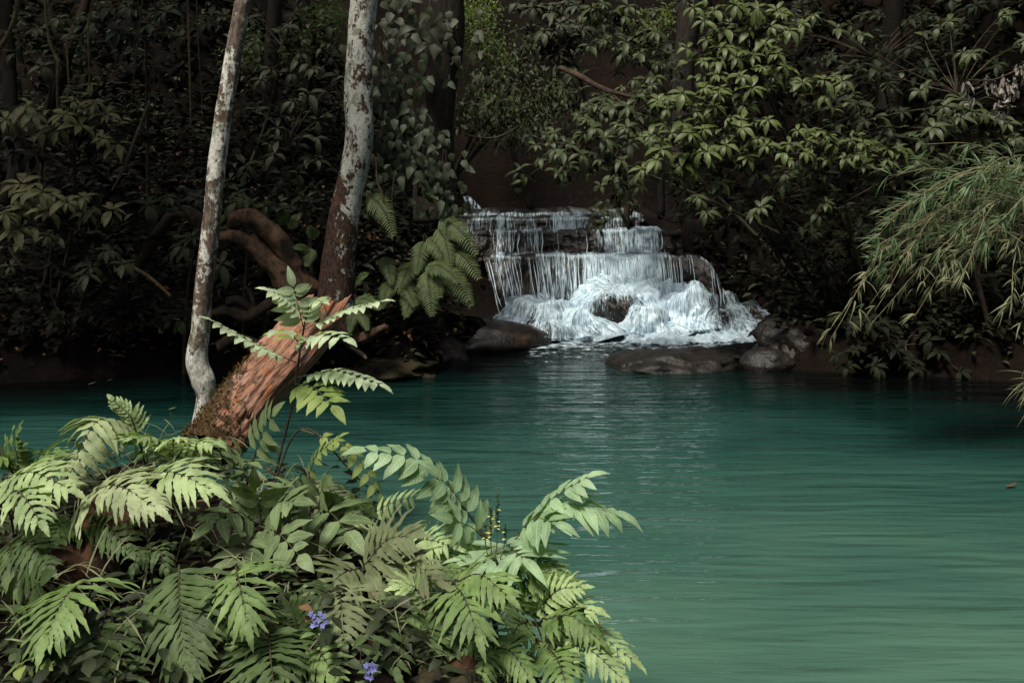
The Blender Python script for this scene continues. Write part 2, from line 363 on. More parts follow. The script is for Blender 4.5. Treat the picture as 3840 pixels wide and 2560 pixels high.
# ------------------------------------------------------------------ camera, light, sky
cam = bpy.data.cameras.new('camera'); cam.lens = 35; cam.sensor_width = 36; cam.shift_y = -(1280-HZ)/3840
cam.clip_start = .05; cam.clip_end = 2000
co = bpy.data.objects.new('camera', cam); COL.objects.link(co); co.location = (0,0,HC); co.rotation_euler = (R(90),0,0); scene.camera = co
SUN_EL, SUN_AZ = 61, -145       # azimuth clockwise from +Y: behind the camera, to the left
w = bpy.data.worlds.new('World'); scene.world = w; w.use_nodes = True; nt = w.node_tree; nt.nodes.clear()
sky = nt.nodes.new('ShaderNodeTexSky'); sky.sky_type = 'NISHITA'; sky.sun_disc = False
sky.sun_elevation = R(SUN_EL); sky.sun_rotation = R(SUN_AZ); sky.air_density = 1.0; sky.dust_density = 5; sky.ozone_density = .4
bg = nt.nodes.new('ShaderNodeBackground'); bg.inputs[1].default_value = .085
wo = nt.nodes.new('ShaderNodeOutputWorld'); nt.links.new(sky.outputs[0], bg.inputs[0]); nt.links.new(bg.outputs[0], wo.inputs[0])
sl = bpy.data.lights.new('sun','SUN'); sl.energy = 4.8; sl.angle = R(12); sl.color = (1,.95,.83)
so = bpy.data.objects.new('sun', sl); COL.objects.link(so)
sd = Vector((math.sin(R(SUN_AZ))*math.cos(R(SUN_EL)), math.cos(R(SUN_AZ))*math.cos(R(SUN_EL)), math.sin(R(SUN_EL))))
so.rotation_euler = sd.to_track_quat('Z','Y').to_euler(); so.location = (0,0,30)
scene.view_settings.view_transform = 'Standard'; scene.view_settings.look = 'None'; scene.view_settings.exposure = 0; scene.view_settings.gamma = 1
scene.render.engine = 'CYCLES'; cy = scene.cycles
cy.use_denoising = True; cy.max_bounces = 7; cy.diffuse_bounces = 3; cy.glossy_bounces = 3; cy.transmission_bounces = 3; cy.transparent_max_bounces = 14
cy.sample_clamp_indirect = 4

# ------------------------------------------------------------------ terrain
SHORE = np.array([(-14,11.6),(-6.24,12.2),(-5.4,12.5),(-4.2,12.8),(-3.1,12.8),(-2.2,12.55),(-1.15,12.5),(-.8,13.0),(-.9,13.8),(-.3,14.4),(.2,14.9),(.5,16.5),(3.9,16.6),(4.2,15.8),
 (3.6,14.3),(3.1,13.5),(3.7,12.95),(5.0,12.8),(6.2,12.2),(7.4,10.5),(8.2,7),(8,2),(6,-1.5),(2,-1.5),(1.0,1),(.55,3),(.3,4.2),(.12,5.2),(-.3,6.0),(-.9,6.5),(-1.5,6.8),(-2.3,7.1),(-3.0,6.7),(-4.2,6.5),(-6,6.3),(-14,6.0)], float)
def shore_dist(x, y):                       # >0 outside the pool, <0 in it
    sh = x.shape; p = np.stack([x.ravel(), y.ravel()],1); best = np.full(len(p), 1e9); ins = np.zeros(len(p), bool)
    n = len(SHORE)
    for i in range(n):
        a, b = SHORE[i], SHORE[(i+1)%n]; ab = b-a
        t = np.clip(((p-a)@ab)/(ab@ab),0,1); d = np.linalg.norm(p-(a+t[:,None]*ab),axis=1); best = np.minimum(best,d)
        c = ((a[1] > p[:,1]) != (b[1] > p[:,1])) & (p[:,0] < (b[0]-a[0])*(p[:,1]-a[1])/(b[1]-a[1]+1e-12)+a[0]); ins ^= c
    return np.where(ins,-best,best).reshape(sh)
def height(x, y):
    x = np.asarray(x,float); y = np.asarray(y,float)
    nz = fbm(np.stack([x*.55,y*.55,0*x],-1),4); nf = fbm(np.stack([x*2.2,y*2.2,0*x+5],-1),3)
    d = shore_dist(x,y)+.12*nf
    hill = np.maximum(np.maximum(sstep(9,11.5,y), sstep(7,9,x)), sstep(-1,-9,y))
    bank = -.03+.8*sstep(0,1.1,d)+.10*nf*sstep(0,1,d)
    right = sstep(2.5,4.5,x)*sstep(8,10,y)
    prof = .55*sstep(0,.35,d)+.35*sstep(.3,1.5,d)+np.maximum(0,d-.9)*(.55+.9*right)+np.maximum(0,d-6)*.9+np.maximum(0,d-3)*.35*right
    prof = np.minimum(prof,17)+ (.45*nz+.12*nf)*sstep(.1,2.5,d)
    back = .8+np.maximum(0,-y-3)*1.1  # unseen hillside behind the camera, shaped to block low sky light
    prof = np.where(y < 3, np.minimum(prof, np.maximum(back,.8)), prof)
    z = bank*(1-hill)+prof*hill
    z = np.where(d<0, -.08-.5*sstep(0,-1.5,d), z)
    # channel of the cascade
    ch = sstep(-1.9,-1.1,x)*sstep(4.6,3.3,x)*sstep(14.4,15.2,y)
    cz = -.5+.7*sstep(15.8,16.8,y)+.75*sstep(16.9,17.6,y)+.75*sstep(17.5,18.3,y)-.02+np.maximum(0,y-21.5)*2.2
    cz = np.minimum(cz, 12)
    return z*(1-ch)+np.minimum(z,cz)*ch
def hz(x, y): return float(height(np.array([x]),np.array([y]))[0])

gx = np.concatenate([-15-np.geomspace(1,200,14)[::-1], np.arange(-15,15.01,.15), 15+np.geomspace(1,200,14)])
gy = np.concatenate([-4-np.geomspace(1,200,14)[::-1], np.arange(-4,27.01,.15), 27+np.geomspace(1,200,14)])
X,Yg = np.meshgrid(gx,gy,indexing='ij'); Z = height(X,Yg)
mb = MB(); mb.add(np.stack([X,Yg,Z],-1), grid_quads(len(gx),len(gy)), np.stack([X,Yg],-1))
tag(mb.build('ground', M['soil']), 'dark forest floor and banks of brown soil around the pool', None, None, 'structure')
mb = MB(); xs = np.linspace(-16,10,131); ys = np.linspace(-4,17.2,107); A,B = np.meshgrid(xs,ys,indexing='ij')
darkened = np.clip((13.6-B)/8.6,0,1)**.9                       # milky lime silt near; far banks' shade and reflections put into the colour
darkened = darkened-.42*sstep(1.5,6,A)*sstep(8,12.5,B)-.25*sstep(-1,-5,A)*sstep(9.5,12.5,B)+.10*sstep(2.2,.2,np.abs(A-1.2))*sstep(9,12,B)
mb.add(np.stack([A,B,0*A],-1), grid_quads(131,107), np.stack([A,B],-1), np.clip(darkened,0,1).ravel())
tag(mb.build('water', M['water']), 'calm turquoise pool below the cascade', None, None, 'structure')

# ------------------------------------------------------------------ rocks
def blob(mb, c, r, amp=.18, fs=1.3, seed=0, nu=48, nv=28, flat=0, mat=0, tint=.5, rot=0, power=1):
    th = np.linspace(0,2*math.pi,nu,endpoint=False); ph = np.linspace(-math.pi/2,math.pi/2,nv)
    d = np.stack([np.cos(ph)[:,None]*np.cos(th)[None], np.cos(ph)[:,None]*np.sin(th)[None], np.sin(ph)[:,None]+0*th[None]],-1)
    d = np.sign(d)*np.abs(d)**power
    k = 1+amp*fbm(d*fs+seed*9.7,4)
    v = d*k[...,None]*np.array(r); cr,sr = math.cos(rot),math.sin(rot)
    v = np.stack([v[...,0]*cr-v[...,1]*sr, v[...,0]*sr+v[...,1]*cr, v[...,2]],-1)+np.array(c)
    uv = np.stack([np.repeat((th/(2*math.pi))[None],nv,0), np.repeat(ph[:,None],nu,1)],-1)
    mb.add(v, grid_quads(nv,nu,True)[:,::-1], uv, tint, mat)
def rock(label, px, py, Y, r, seed, mat='boulder', amp=.2, fs=1.3, rot=0, name='boulder', power=1, cat='boulder'):
    c = P(px,py,Y); mb = MB(); blob(mb, c, r, amp, fs, seed, 72, 40, rot=rot, power=power)
    o = mb.build(name, M[mat], None, V(c[0],c[1],max(0,c[2]-r[2]))); return tag(o,label,cat)
rock('long flat smooth dark boulder lying in the pool in front of the cascade', 2520,1385,13.35,(.84,.6,.25),3,amp=.15,fs=2.1,power=.8)
rock('low pale wet slab beside the long flat boulder in the pool', 2770,1335,13.9,(.55,.4,.16),5,amp=.2,fs=1.7)
rock('small rounded boulder at the shore end of the long flat boulder', 2880,1362,13.2,(.36,.3,.20),8,amp=.12,fs=1.3)
rock('tall slanting dark rock leaning on the bank right of the cascade', 2990,1285,13.6,(.60,.5,.42),11,amp=.24,fs=1.5,rot=.5)
rock('dark wet rounded rock sloping into the pool left of the cascade foot', 1800,1285,14.75,(.98,.55,.36),14,'rock',amp=.14,fs=1.0,rot=.15)
rock('small wet rock with a pale top beside the falling water', 1950,1262,15.0,(.27,.3,.14),17,'boulder',amp=.2)
rock('mossy brown mud ledge overhanging the water below the lichen tree', 1470,1395,12.75,(.62,.45,.22),21,'mossrock',amp=.3,fs=2)
rock('dim rock at the waterline under the bank between the mud ledge and the wet rock', 1640,1345,13.9,(.5,.5,.28),24,'rock',amp=.25)
rock('mossy flat stone at the bottom edge among the near ferns', 1660,2625,3.6,(.15,.14,.08),27,'mossrock',amp=.3,fs=2.6)

# ------------------------------------------------------------------ the waterfall
falls = thing('waterfall','white cascade tumbling over stepped brown travertine ledges into the turquoise pool','waterfall',(1.6,16,0))
XS = lambda px, Y: (px-1920)*Y/FPX
def tier(px0, px1, Yl, zl, zb, depth, dens, seed, slope=.12, shear=0, drop_px1=None, wetmat='fall', scal=.10, wx=None, strands=120):
    x0,x1 = XS(px0,Yl),XS(px1,Yl); nx = max(40,int((x1-x0)/.022)); x = np.linspace(x0,x1,nx)
    lip = Yl+scal*fbm(np.stack([x*1.5,0*x+seed,0*x],-1),3)+.9*scal*vnoise(np.stack([x*.55,0*x+seed*2,0*x],-1))
    zlip = zl+.018*fbm(np.stack([x*4,0*x+seed,0*x+3],-1),3)
    if drop_px1:                               # the lip sags towards its end
        xd = XS(drop_px1,Yl); k = sstep(xd,x1,x); zlip = zlip-(zl-zb)*.75*k*k; lip = lip-.25*k
    sec = []                                    # profile: flat bed, rounded lip, face
    for s in np.linspace(0,1,8)[:-1]: sec.append((depth*(1-s)+.10, 0,'f'))
    for a in np.linspace(0,math.pi/2,7): sec.append((.10-.10*math.sin(a), -.10*(1-math.cos(a)),'l'))
    nface = 30
    ys,zs,fw,arc = [],[],[],[]; al = 0*x; py = pz = None
    for (dy,dz,k) in sec:
        ys.append(lip+dy); zs.append(zlip+dz); fw.append(0*x+(0 if k=='f' else .5))
    hh = zlip-.10-zb
    for i in range(1,nface+1):
        t = i/nface; ys.append(lip-slope*hh*t-.05*np.sin(t*3)); zs.append(zlip-.10-hh*t-.12*t); fw.append(0*x+1)
    Yp,Zp,FW = np.array(ys),np.array(zs),np.array(fw); XX = np.repeat(x[None],len(ys),0)
    uu = ((x-x0)/(x1-x0))[None]; XX = XX+shear*np.clip(1-uu/.4,0,1)*np.clip((zlip[None]-Zp)/(zl-zb),0,1.1)
    A = np.concatenate([0*x[None], np.cumsum(np.hypot(np.diff(Yp,axis=0),np.diff(Zp,axis=0)),axis=0)])
    q = np.stack([XX*3.4,Yp*3.4,Zp*3.4],-1)+seed; n1 = fbm(q,5,.55); rib = fbm(np.stack([XX*11,0*XX+seed,Zp*1.3],-1),3)
    dsp = .075*n1+.035*rib
    mbk = MB(); Yr,Zr = Yp-dsp*FW-.0, Zp+.03*n1*(1-FW)-.0
    mbk.add(np.stack([XX,Yr,Zr],-1), grid_quads(len(ys),nx)[:,::-1], np.stack([XX,A],-1))
    led = mbk.build('ledge', M['trav'], falls)
    # water veil over the ledge
    d = np.interp(x, [XS(a,Yl) for a,_ in dens], [b for _,b in dens])
    dd = d[None]+.10*vnoise(np.stack([XX*9,0*XX,Zp*0+seed],-1))
    top = sstep(0,.8,A/(depth+.12)); ends = np.minimum(sstep(x0,x0+.12,x+.05*vnoise(np.stack([x*30,0*x,0*x],-1))),sstep(x1,x1-.15,x))[None]; dd = (dd-.5)*1.15+.5-.06-.30*(1-FW)*(1-top)-.6*(1-ends)+.16*np.exp(-((A-depth-.06)/.035)**2)+.22*np.exp(-((Zp-zb-.01)/.03)**2)*FW
    mw = MB(); over = np.maximum(0, sstep(0,.35,(zlip[None]-Zp)))*.05
    for k in range(2):
        off = .022+.035*k
        Yw = Yp-np.maximum(dsp,-.02)*FW-off*FW-over*(1+k*.6); Zw = np.maximum(Zr,Zp)+(.012+.006*k)*(1-FW*.5)
        mw.add(np.stack([XX,Yw,Zw],-1), grid_quads(len(ys),nx)[:,::-1], np.stack([XX+k*3.7,A+k*1.3],-1), (dd-.07*k).ravel())
    st = MB()
    for _ in range(strands):                    # separate threads of water
        xx = rnd(x0,x1); i = int((xx-x0)/(x1-x0)*(nx-1)); xs_ = XX[:,i]
        if rnd(0,1) > (d[i]-.25)*2: continue
        j0 = 9+random.randrange(4); j1 = min(len(ys)-1, j0+random.randrange(8,len(ys)-8)); js = np.arange(j0,j1)
        wd = rnd(.002,.008)*np.sin(np.pi*np.linspace(.08,.96,len(js)))**.6; sw = .02*np.sin(js*.3+xx*40)*np.linspace(0,1,len(js))
        cx = xs_[js]+sw; yy = Yp[js,i]-.09-over[js,i]*1.8-np.maximum(dsp[js,i],0)-rnd(0,.03); z2 = Zp[js,i]
        v = np.stack([np.stack([cx-wd,yy,z2],-1),np.stack([cx+wd,yy,z2],-1)],1)
        st.add(v, grid_quads(len(js),2), np.stack([np.stack([cx-wd,A[js,i]],-1),np.stack([cx+wd,A[js,i]],-1)],1), .78)
    veil = mw.build('water_veil', M[wetmat], led)
    if st.n: tag(st.build('water_thread', M[wetmat], led),kind='stuff')
    return led
tier(1700,2420,18.7,1.80,1.72,3.6,[(1700,.40),(1850,.46),(2000,.40),(2150,.50),(2300,.42),(2420,.48)],1,strands=40)
tier(1705,2400,17.75,1.745,1.52,1.0,[(1700,.34),(1800,.42),(1900,.52),(1960,.48),(2030,.40),(2100,.60),(2180,.56),(2230,.34),(2330,.48),(2400,.4)],2,slope=.3)
tier(1765,2560,17.3,1.57,1.15,.55,[(1760,.10),(1840,.20),(1868,.50),(1930,.48),(1970,.34),(2020,.50),(2060,.34),(2110,.26),(2180,.24),(2235,.44),(2270,.60),(2380,.62),(2460,.60),(2500,.25),(2560,.1)],3,slope=.35)
tier(1812,2740,16.6,1.18,.05,.75,[(1812,.52),(1840,.40),(1870,.50),(1905,.42),(1960,.30),(2020,.38),(2060,.50),(2130,.50),(2200,.60),(2300,.70),(2400,.74),(2480,.62),(2540,.40),(2620,.38),(2680,.38),(2740,.34)],4,slope=.28,shear=.33,drop_px1=2600,strands=260)

def mound(px, pyb, Y, rx, ry, h, seed, dens, pw=.8, lump=.20, name='mound', wetmat='fallfoam', holes=()):
    c = P(px,pyb,Y); c[2] = -.05; nr, na = 44, 110
    r = np.linspace(0,1.02,nr); a = np.linspace(0,2*math.pi,na,endpoint=False)+math.pi/2
    Xm = rx*r[:,None]*np.cos(a)[None]; Ym = ry*r[:,None]*np.sin(a)[None]
    base = h*np.clip(1-r[:,None]**2,0,1)**pw+0*a[None]
    n1 = fbm(np.stack([Xm*2.6,Ym*2.6,base*2.6],-1)+seed*5.1,4)
    Zm = base*(1+.18*n1)+lump*n1*.4
    rad = np.stack([np.cos(a)[None]+0*r[:,None], np.sin(a)[None]+0*r[:,None]],-1)
    Xr = Xm+rad[...,0]*lump*n1*r[:,None]; Yr = Ym+rad[...,1]*lump*n1*r[:,None]
    mbk = MB(); mbk.add(np.stack([Xr+c[0],Yr+c[1],Zm],-1), grid_quads(nr,na,True), np.stack([Xr,Zm],-1))
    o = mbk.build(name, M['trav'], falls)
    mw = MB()
    arc = np.hypot(rx,h)*.9*r[:,None]+0*a[None]
    for k in range(2):
        off = .03+.05*k; n2 = fbm(np.stack([Xm*4,Ym*4,base*3],-1)+seed+k*9,3)
        Xw = Xr+rad[...,0]*(off*r[:,None]+.03*n2); Yw = Yr+rad[...,1]*(off*r[:,None]+.03*n2); Zw = Zm+off*.8+.03*n2
        dn = dens-.02+.22*vnoise(np.stack([Xm*2.2,Ym*2.2,base*2.2],-1)+seed*3)-.05*k
        for (hx,hzz,hr,amt) in holes:
            dn = dn-amt*np.exp(-(((Xm-hx)/hr)**2+((base-hzz)/hr)**2)*1.2)*(Ym<.1)
        mw.add(np.stack([Xw+c[0],Yw+c[1],Zw],-1), grid_quads(nr,na,True), np.stack([np.repeat((np.abs(a-2*math.pi)*rx*1.1)[None],nr,0)+k*2.3+.05*n2*r[:,None],arc],-1), dn.ravel())
    mw.build('water_veil', M[wetmat], o); return o
mound(2060,1268,15.85,.80,.85,.48,2,.66,pw=.95,lump=.24,holes=((-.3,.2,.12,.3),))
mound(2180,1272,15.6,.62,.55,.26,21,.70,pw=1.0,lump=.24)
mound(1965,1262,16.2,.34,.4,.48,23,.56,pw=.9)
mound(2310,1265,15.95,.78,.62,.84,5,.68,pw=.6,holes=((.02,.38,.20,.5),(-.34,.28,.12,.3),(.3,.2,.10,.2)))
mound(2440,1266,15.85,.80,.55,.36,11,.70,pw=1.0,lump=.24,holes=((.1,.2,.10,.2),))
mound(2590,1262,16.15,.95,.60,.56,7,.64,pw=1.0,lump=.26,holes=((.25,.40,.16,.3),(-.2,.3,.10,.2)))
mound(2700,1262,15.95,.60,.45,.28,25,.60,pw=.95,lump=.24,holes=((.0,.2,.13,.25),))
mound(2800,1258,16.25,.70,.5,.32,9,.56,pw=1.0,lump=.24,holes=((.1,.2,.15,.25),))
mound(2420,1262,16.35,1.05,.45,.92,27,.68,pw=1.0,lump=.24)
mound(2670,1258,16.75,.40,.3,.72,15,.50,pw=.9)
# foam where the water lands
def foam_strip(name, px0, px1, yn, yf, dens, seed, hgt):
    nx, ny = 240, 40; Yc = (yn+yf)/2; x = np.linspace(XS(px0,Yc),XS(px1,Yc),nx); s = np.linspace(0,1,ny)
    XX = np.repeat(x[:,None],ny,1); front = yn+.35*vnoise(np.stack([x*.9,0*x+seed,0*x],-1))+.1*vnoise(np.stack([x*4,0*x+seed,0*x],-1))
    YY = front[:,None]+(yf-front)[:,None]*s[None]
    n = fbm(np.stack([XX*5,YY*7,0*XX+seed],-1),4); edge = sstep(0,.22,s)[None]*sstep(0,.06,np.linspace(0,1,nx))[:,None]*sstep(1,.94,np.linspace(0,1,nx))[:,None]
    ZZ = .008+hgt*edge*(.6+.6*n).clip(0)
    mb = MB(); mb.add(np.stack([XX,YY,ZZ],-1), grid_quads(nx,ny), np.stack([XX,YY],-1), (dens*edge+.25*(1-edge)+.08*n).ravel())
    return mb.build(name, M['foam'], falls)
foam_strip('foam',1990,2900,14.8,15.9,.90,3,.12)
foam_strip('foam',1960,2440,13.3,15.2,.385,8,.006)
foam_strip('foam',1980,2860,14.4,15.4,.50,12,.015)
# drops thrown up
mb = MB()
for _ in range(650):
    px = rnd(1980,2760); c = P(px, rnd(1030,1260), rnd(15.2,15.8)); c[2] = abs(random.gauss(.25,.35)); r = rnd(.003,.007)
    t = np.array([(1,0,0),(-1,0,0),(0,1,0),(0,-1,0),(0,0,1.6),(0,0,-1.6)])*r+c
    mb.add(t, None, None, .95, 0, [[0,2,4],[2,1,4],[1,3,4],[3,0,4],[2,0,5],[1,2,5],[3,1,5],[0,3,5]])
tag(mb.build('spray', M['foam'], falls), kind='stuff')
# the far chute in the dark recess
mb = MB(); a = P(1735,735,21.35); nx,ny = 20,24; u = np.linspace(0,1,nx); t = np.linspace(0,1,ny)
XX = a[0]+.12*u[:,None]+(.12+.32*u[:,None])*t[None]; ZZ = a[2]-.42*t[None]**1.3+0*u[:,None]; YY = a[1]-.2*t[None]+.08*np.sin(u[:,None]*9)
mb.add(np.stack([XX,YY,ZZ],-1), grid_quads(nx,ny), np.stack([XX*1.2,ZZ*1.2],-1), .47); mb.build('distant_chute', M['fallfoam'], falls)

# ------------------------------------------------------------------ trees, roots, log
def trunk_pts(l): return [P(a,b,Y) for (a,b,Y) in l]
def wr(wpx, Y): return wpx/2*Y/FPX
tt = thing('lichen_tree','slender pale lichen-spotted tree with a kinked foot leaning beside the broken log','tree',P(748,1640,7.0))
mb = MB(); pts = trunk_pts([(715,2000,6.9),(730,1720,7),(748,1600,7),(772,1490,7),(762,1430,7),(738,1350,7),(752,1230,7),(762,1100,7),(785,900,7),(815,600,7.05),(850,350,7.1),(912,0,7.2),(990,-420,7.3),(1040,-900,7.4)])
tube(mb, pts, [wr(a,7) for a in (64,62,62,70,86,82,72,70,66,66,64,62,58,54)], 220, 40, 0, .5, .05, 14, 3, lump=.05, seed=1)
pts_thin = pts
v = mb.v[0]; zz = v[:,2]; mb.t[0] = .495+.09*sstep(1.7,1.2,zz)+.03*np.sin(zz*3)+.05*sstep(3,5,zz)
mb.build('trunk', M['lichen_thin'], tt)
LATE = tt
tk = thing('lichen_tree','stout reddish tree thickly crusted with white lichen rising from the far bank','tree',P(1255,1180,12.3))
mb = MB(); pts = trunk_pts([(1245,1240,12.3),(1258,1130,12.3),(1268,1000,12.3),(1285,850,12.3),(1312,700,12.3),(1342,560,12.3),(1350,470,12.3),(1345,380,12.3),(1352,200,12.3),(1366,0,12.3),(1385,-300,12.3),(1400,-800,12.3)])
tube(mb, pts, [wr(a,12.3) for a in (190,142,126,118,108,106,110,104,104,102,100,98)], 200, 44, 0, .5, .06, 9, 4, lump=.06, seed=4)
v = mb.v[0]; zz = v[:,2]; cx = np.interp(zz, [p[2] for p in pts], [p[0] for p in pts]); rx = (v[:,0]-cx)/.17
mb.t[0] = .525+.10*np.clip(rx,-1,1)*sstep(3.5,2.0,zz)-.11*sstep(2.6,1.2,zz)+.05*sstep(2.2,2.8,zz)-.02*rx
mb.build('trunk', M['lichen_thick'], tk)

def crown(parent, c, r, n, size, mat, ns=2, prof='broad', name='crown', clump=26, tint=None):
    lv = Leaves(); k = max(1,n//clump)
    for _ in range(k):
        d = RNG.normal(size=3); d /= np.linalg.norm(d); cc = np.array(c)+d*np.array(r)*rnd(.35,1)**.6; tn = rnd(0,1)
        for _ in range(clump):
            p = cc+RNG.normal(size=3)*size*1.9*V(1,1,.55); q = RNG.normal(size=3); q[2] -= .5
            lv.add(p, unit(q), V(rnd(-.4,.4),rnd(-.7,.1),1), size*rnd(.7,1.25), size*.42*rnd(.8,1.2), rnd(.3,1), .25, 0, np.clip(tn+rnd(-.25,.25),0,1) if tint is None else tint)
    mb = MB(); lv.put(mb,prof,ns); return mb.build(name, mat, parent)
# tall crowns over the far bank: above the frame, they keep the understorey dark
crown(tk, (-4.9,9.9,7.8),(2.2,1.8,1.4), 900, .34, M['canopy'])
crown(LATE, (-1.9,7.6,6.9),(1.5,1.2,.8), 520, .2, M['canopy'])
def forest_tree(label, pxl, wpx, crowns, n=900, size=.3, bark='bark_dark', cmat='canopy', streak=None, disp=.05):
    pts = trunk_pts(pxl); t = thing('forest_tree',label,'tree',pts[0]); mb = MB()
    tube(mb, pts, [wr(w_,pxl[0][2]) for w_ in wpx], 60, 22, 0, .5, disp, 8, 4, lump=.08, seed=pxl[0][0]%13)
    tr = mb.build('trunk', M[bark], t)
    mbb = MB()
    for c,r in crowns:
        a = pts[-1]; b = np.array(c); m_ = (a+b)/2+V(0,0,-.3); tube(mbb,[a-V(0,0,.5),m_,b],[.07,.05,.02],10,7)
    if crowns: mbb.build('limb', M[bark], t)
    for c,r in crowns: crown(t,c,r,n,size,M[cmat])
    return t
forest_tree('broad black trunk rising between the leafy column and the dark recess', [(1640,830,14.4),(1632,600,14.4),(1645,350,14.4),(1665,120,14.4),(1640,-200,14.4),(1620,-500,14.4)], [190,150,140,150,170,140], [((-3.6,17.2,8.8),(2.2,2.2,1.5))])
forest_tree('dim straight trunk between the slim tree and the stout lichen tree', [(1010,420,17),(1020,200,17),(1035,0,17),(1050,-300,17)], [60,55,55,50], [((-4.6,15.5,8.8),(2.8,2.4,1.5))])
forest_tree('thin dark trunk with a rusty streak at the top right of the cascade', [(2560,640,14.6),(2562,300,14.6),(2585,60,14.6),(2600,-250,14.6)], [90,80,85,80], [((3.6,15.6,8.0),(2.6,2.2,1.4))])
forest_tree('leaning dim grey trunk at the left among the hanging vines', [(150,480,14.5),(215,330,14.5),(260,180,14.5),(330,0,14.5),(400,-300,14.5)], [50,46,44,40,36], [((-6.2,13.2,8.0),(2.6,2.4,1.5)),((-8.2,11.6,7.6),(2.2,2.4,1.5))], bark='root_dim')
forest_tree('dark trunk at the far left edge leaning over the bank', [(10,760,13.4),(60,640,13.4),(40,400,13.6),(20,0,13.8),(0,-300,14)], [70,60,55,50,46], [((-7.4,15,8.6),(2.8,2.6,1.6)),((-8.8,9.0,7.8),(2.6,2.0,1.4)),((-6.6,10.0,8.0),(2.2,1.8,1.2))])  # last two crowns are out of view, added to shade the left bank
forest_tree('black trunk behind the bamboo on the right bank', [(3330,420,15.5),(3345,200,15.5),(3350,0,15.5),(3360,-300,15.5)], [80,75,75,70], [((6.0,14.2,8.4),(2.6,2.4,1.4)),((8.2,12.0,8.0),(2.2,2.6,1.4))])
forest_tree('slim trunk standing on the upper ledge of the cascade', [(2345,880,17.7),(2350,800,17.7),(2352,740,17.7),(2340,640,17.7),(2330,540,17.7)], [34,26,22,20,14], [], bark='root_dim')

def roots(label, paths, mat, name='tree_root', sides=18, disp=.20, cat='root'):
    mb = MB(); first = None
    for l,wp in paths:
        pts = trunk_pts(l); first = pts[-1] if first is None else first
        tube(mb, pts, [wr(a,l[0][2]) for a in wp], 46, sides, 0, .5, disp, 12, 2, lump=.22, seed=l[0][0]%11)
    o = mb.build(name, M[mat], None, first); return tag(o,label,cat)
roots('thick ochre forked root arching over a hollow at the foot of the bank', [
  ([(880,850,12.6),(893,822,12.5),(935,815,12.45),(985,845,12.4),(1045,900,12.4),(1082,965,12.4),(1108,1020,12.4),(1150,1062,12.4),(1200,1090,12.4)],[40,62,66,72,78,74,72,66,40]),
  ([(780,895,12.4),(830,888,12.4),(890,890,12.35),(945,930,12.3),(1000,975,12.3),(1055,1030,12.3),(1090,1100,12.3),(1110,1190,12.3)],[34,44,46,52,58,80,100,90]),
  ([(950,880,12.5),(975,930,12.45),(1010,970,12.4),(1060,1040,12.35)],[40,70,70,80])],'root')
roots('dim root bow reaching left behind the slim lichen tree', [([(520,1000,12.9),(560,920,12.9),(600,860,12.9),(660,800,12.9),(720,805,12.8),(760,845,12.7),(790,900,12.6)],[30,36,40,44,46,50,50])],'root_dim')
roots('tangle of thin grey roots at the waterline left of the broken log', [([(780,1180,12.4),(860,1165,12.4),(930,1190,12.3),(1010,1140,12.3),(1090,1110,12.3)],[30,42,40,34,30]),([(850,1130,12.4),(900,1125,12.4),(950,1160,12.4),(940,1100,12.4),(920,1080,12.4)],[36,34,22,16,12]),
  ([(820,1300,12.2),(880,1270,12.2),(960,1290,12.2),(1050,1260,12.2)],[40,44,38,30])],'root_dim')
roots('crooked mossy root stub at the waterline below the lichen tree', [([(1290,1270,12.3),(1350,1265,12.2),(1400,1250,12.1),(1448,1225,12.0)],[34,42,40,28]),([(1300,1290,12.2),(1360,1330,12.1),(1375,1345,12.0)],[22,18,8])],'root')
roots('slanting pale fallen branch across the bushes at the left', [([(400,930,12.2),(470,985,12.1),(560,1040,12.0),(640,1110,11.9)],[12,15,15,10])],'liana',name='fallen_branch',sides=8,cat='branch')
roots('curved brown root hanging under the leftmost bushes', [([(35,930,12.2),(70,985,12.1),(110,1005,12.1),(165,1005,12.1),(195,985,12.1)],[12,15,15,14,10])],'root_dim',sides=8)
roots('rusty bare limb slanting through the right bushes', [([(2100,255,14.0),(2170,285,13.8),(2250,330,13.6),(2330,355,13.5),(2400,370,13.4)],[22,22,19,15,10])],'root_dim',name='bare_limb',sides=10,cat='branch')
roots('fallen mossy trunk lying under the right bushes', [([(2560,625,13.6),(2680,612,13.5),(2800,618,13.5),(2880,625,13.5)],[34,36,34,30])],'root_dim',name='fallen_tree',sides=12,cat='fallen tree')
roots('thin dead branch arching over the upper ledge of the cascade', [([(2365,745,17.4),(2420,770,17.2),(2470,805,17.1),(2520,832,17.0),(2570,830,17.0)],[9,8,8,9,12])],'root_dim',name='dead_branch',sides=6,cat='branch')

# broken log
lg = thing('broken_log','weathered reddish broken log leaning up from the near bank, mossy at its foot','log',P(800,1640,6.3))
axis = [P(770,1700,6.05),P(860,1585,6.25),P(960,1470,6.45),P(1050,1370,6.6),P(1120,1285,6.75),P(1185,1205,6.9),P(1215,1165,6.95)]
n,sd_ = 150,90; path = catmull(axis,n); T,Nn,Bb = frames(path); a = np.linspace(0,2*math.pi,sd_,endpoint=False)
L = np.concatenate([[0],np.cumsum(np.linalg.norm(np.diff(path,axis=0),axis=1))]); rr = np.interp(np.linspace(0,1,n),[0,.25,.5,.75,1],[.165,.175,.178,.165,.15])
d = Nn[:,None]*np.cos(a)[None,:,None]+Bb[:,None]*np.sin(a)[None,:,None]
q = np.stack([np.cos(a)[None]*1.7+0*L[:,None], np.sin(a)[None]*1.7+0*L[:,None], L[:,None]*1.6+0*a[None]],-1)
qf = np.stack([np.cos(a)[None]*6+0*L[:,None], np.sin(a)[None]*6+0*L[:,None], L[:,None]*3.2+0*a[None]],-1)
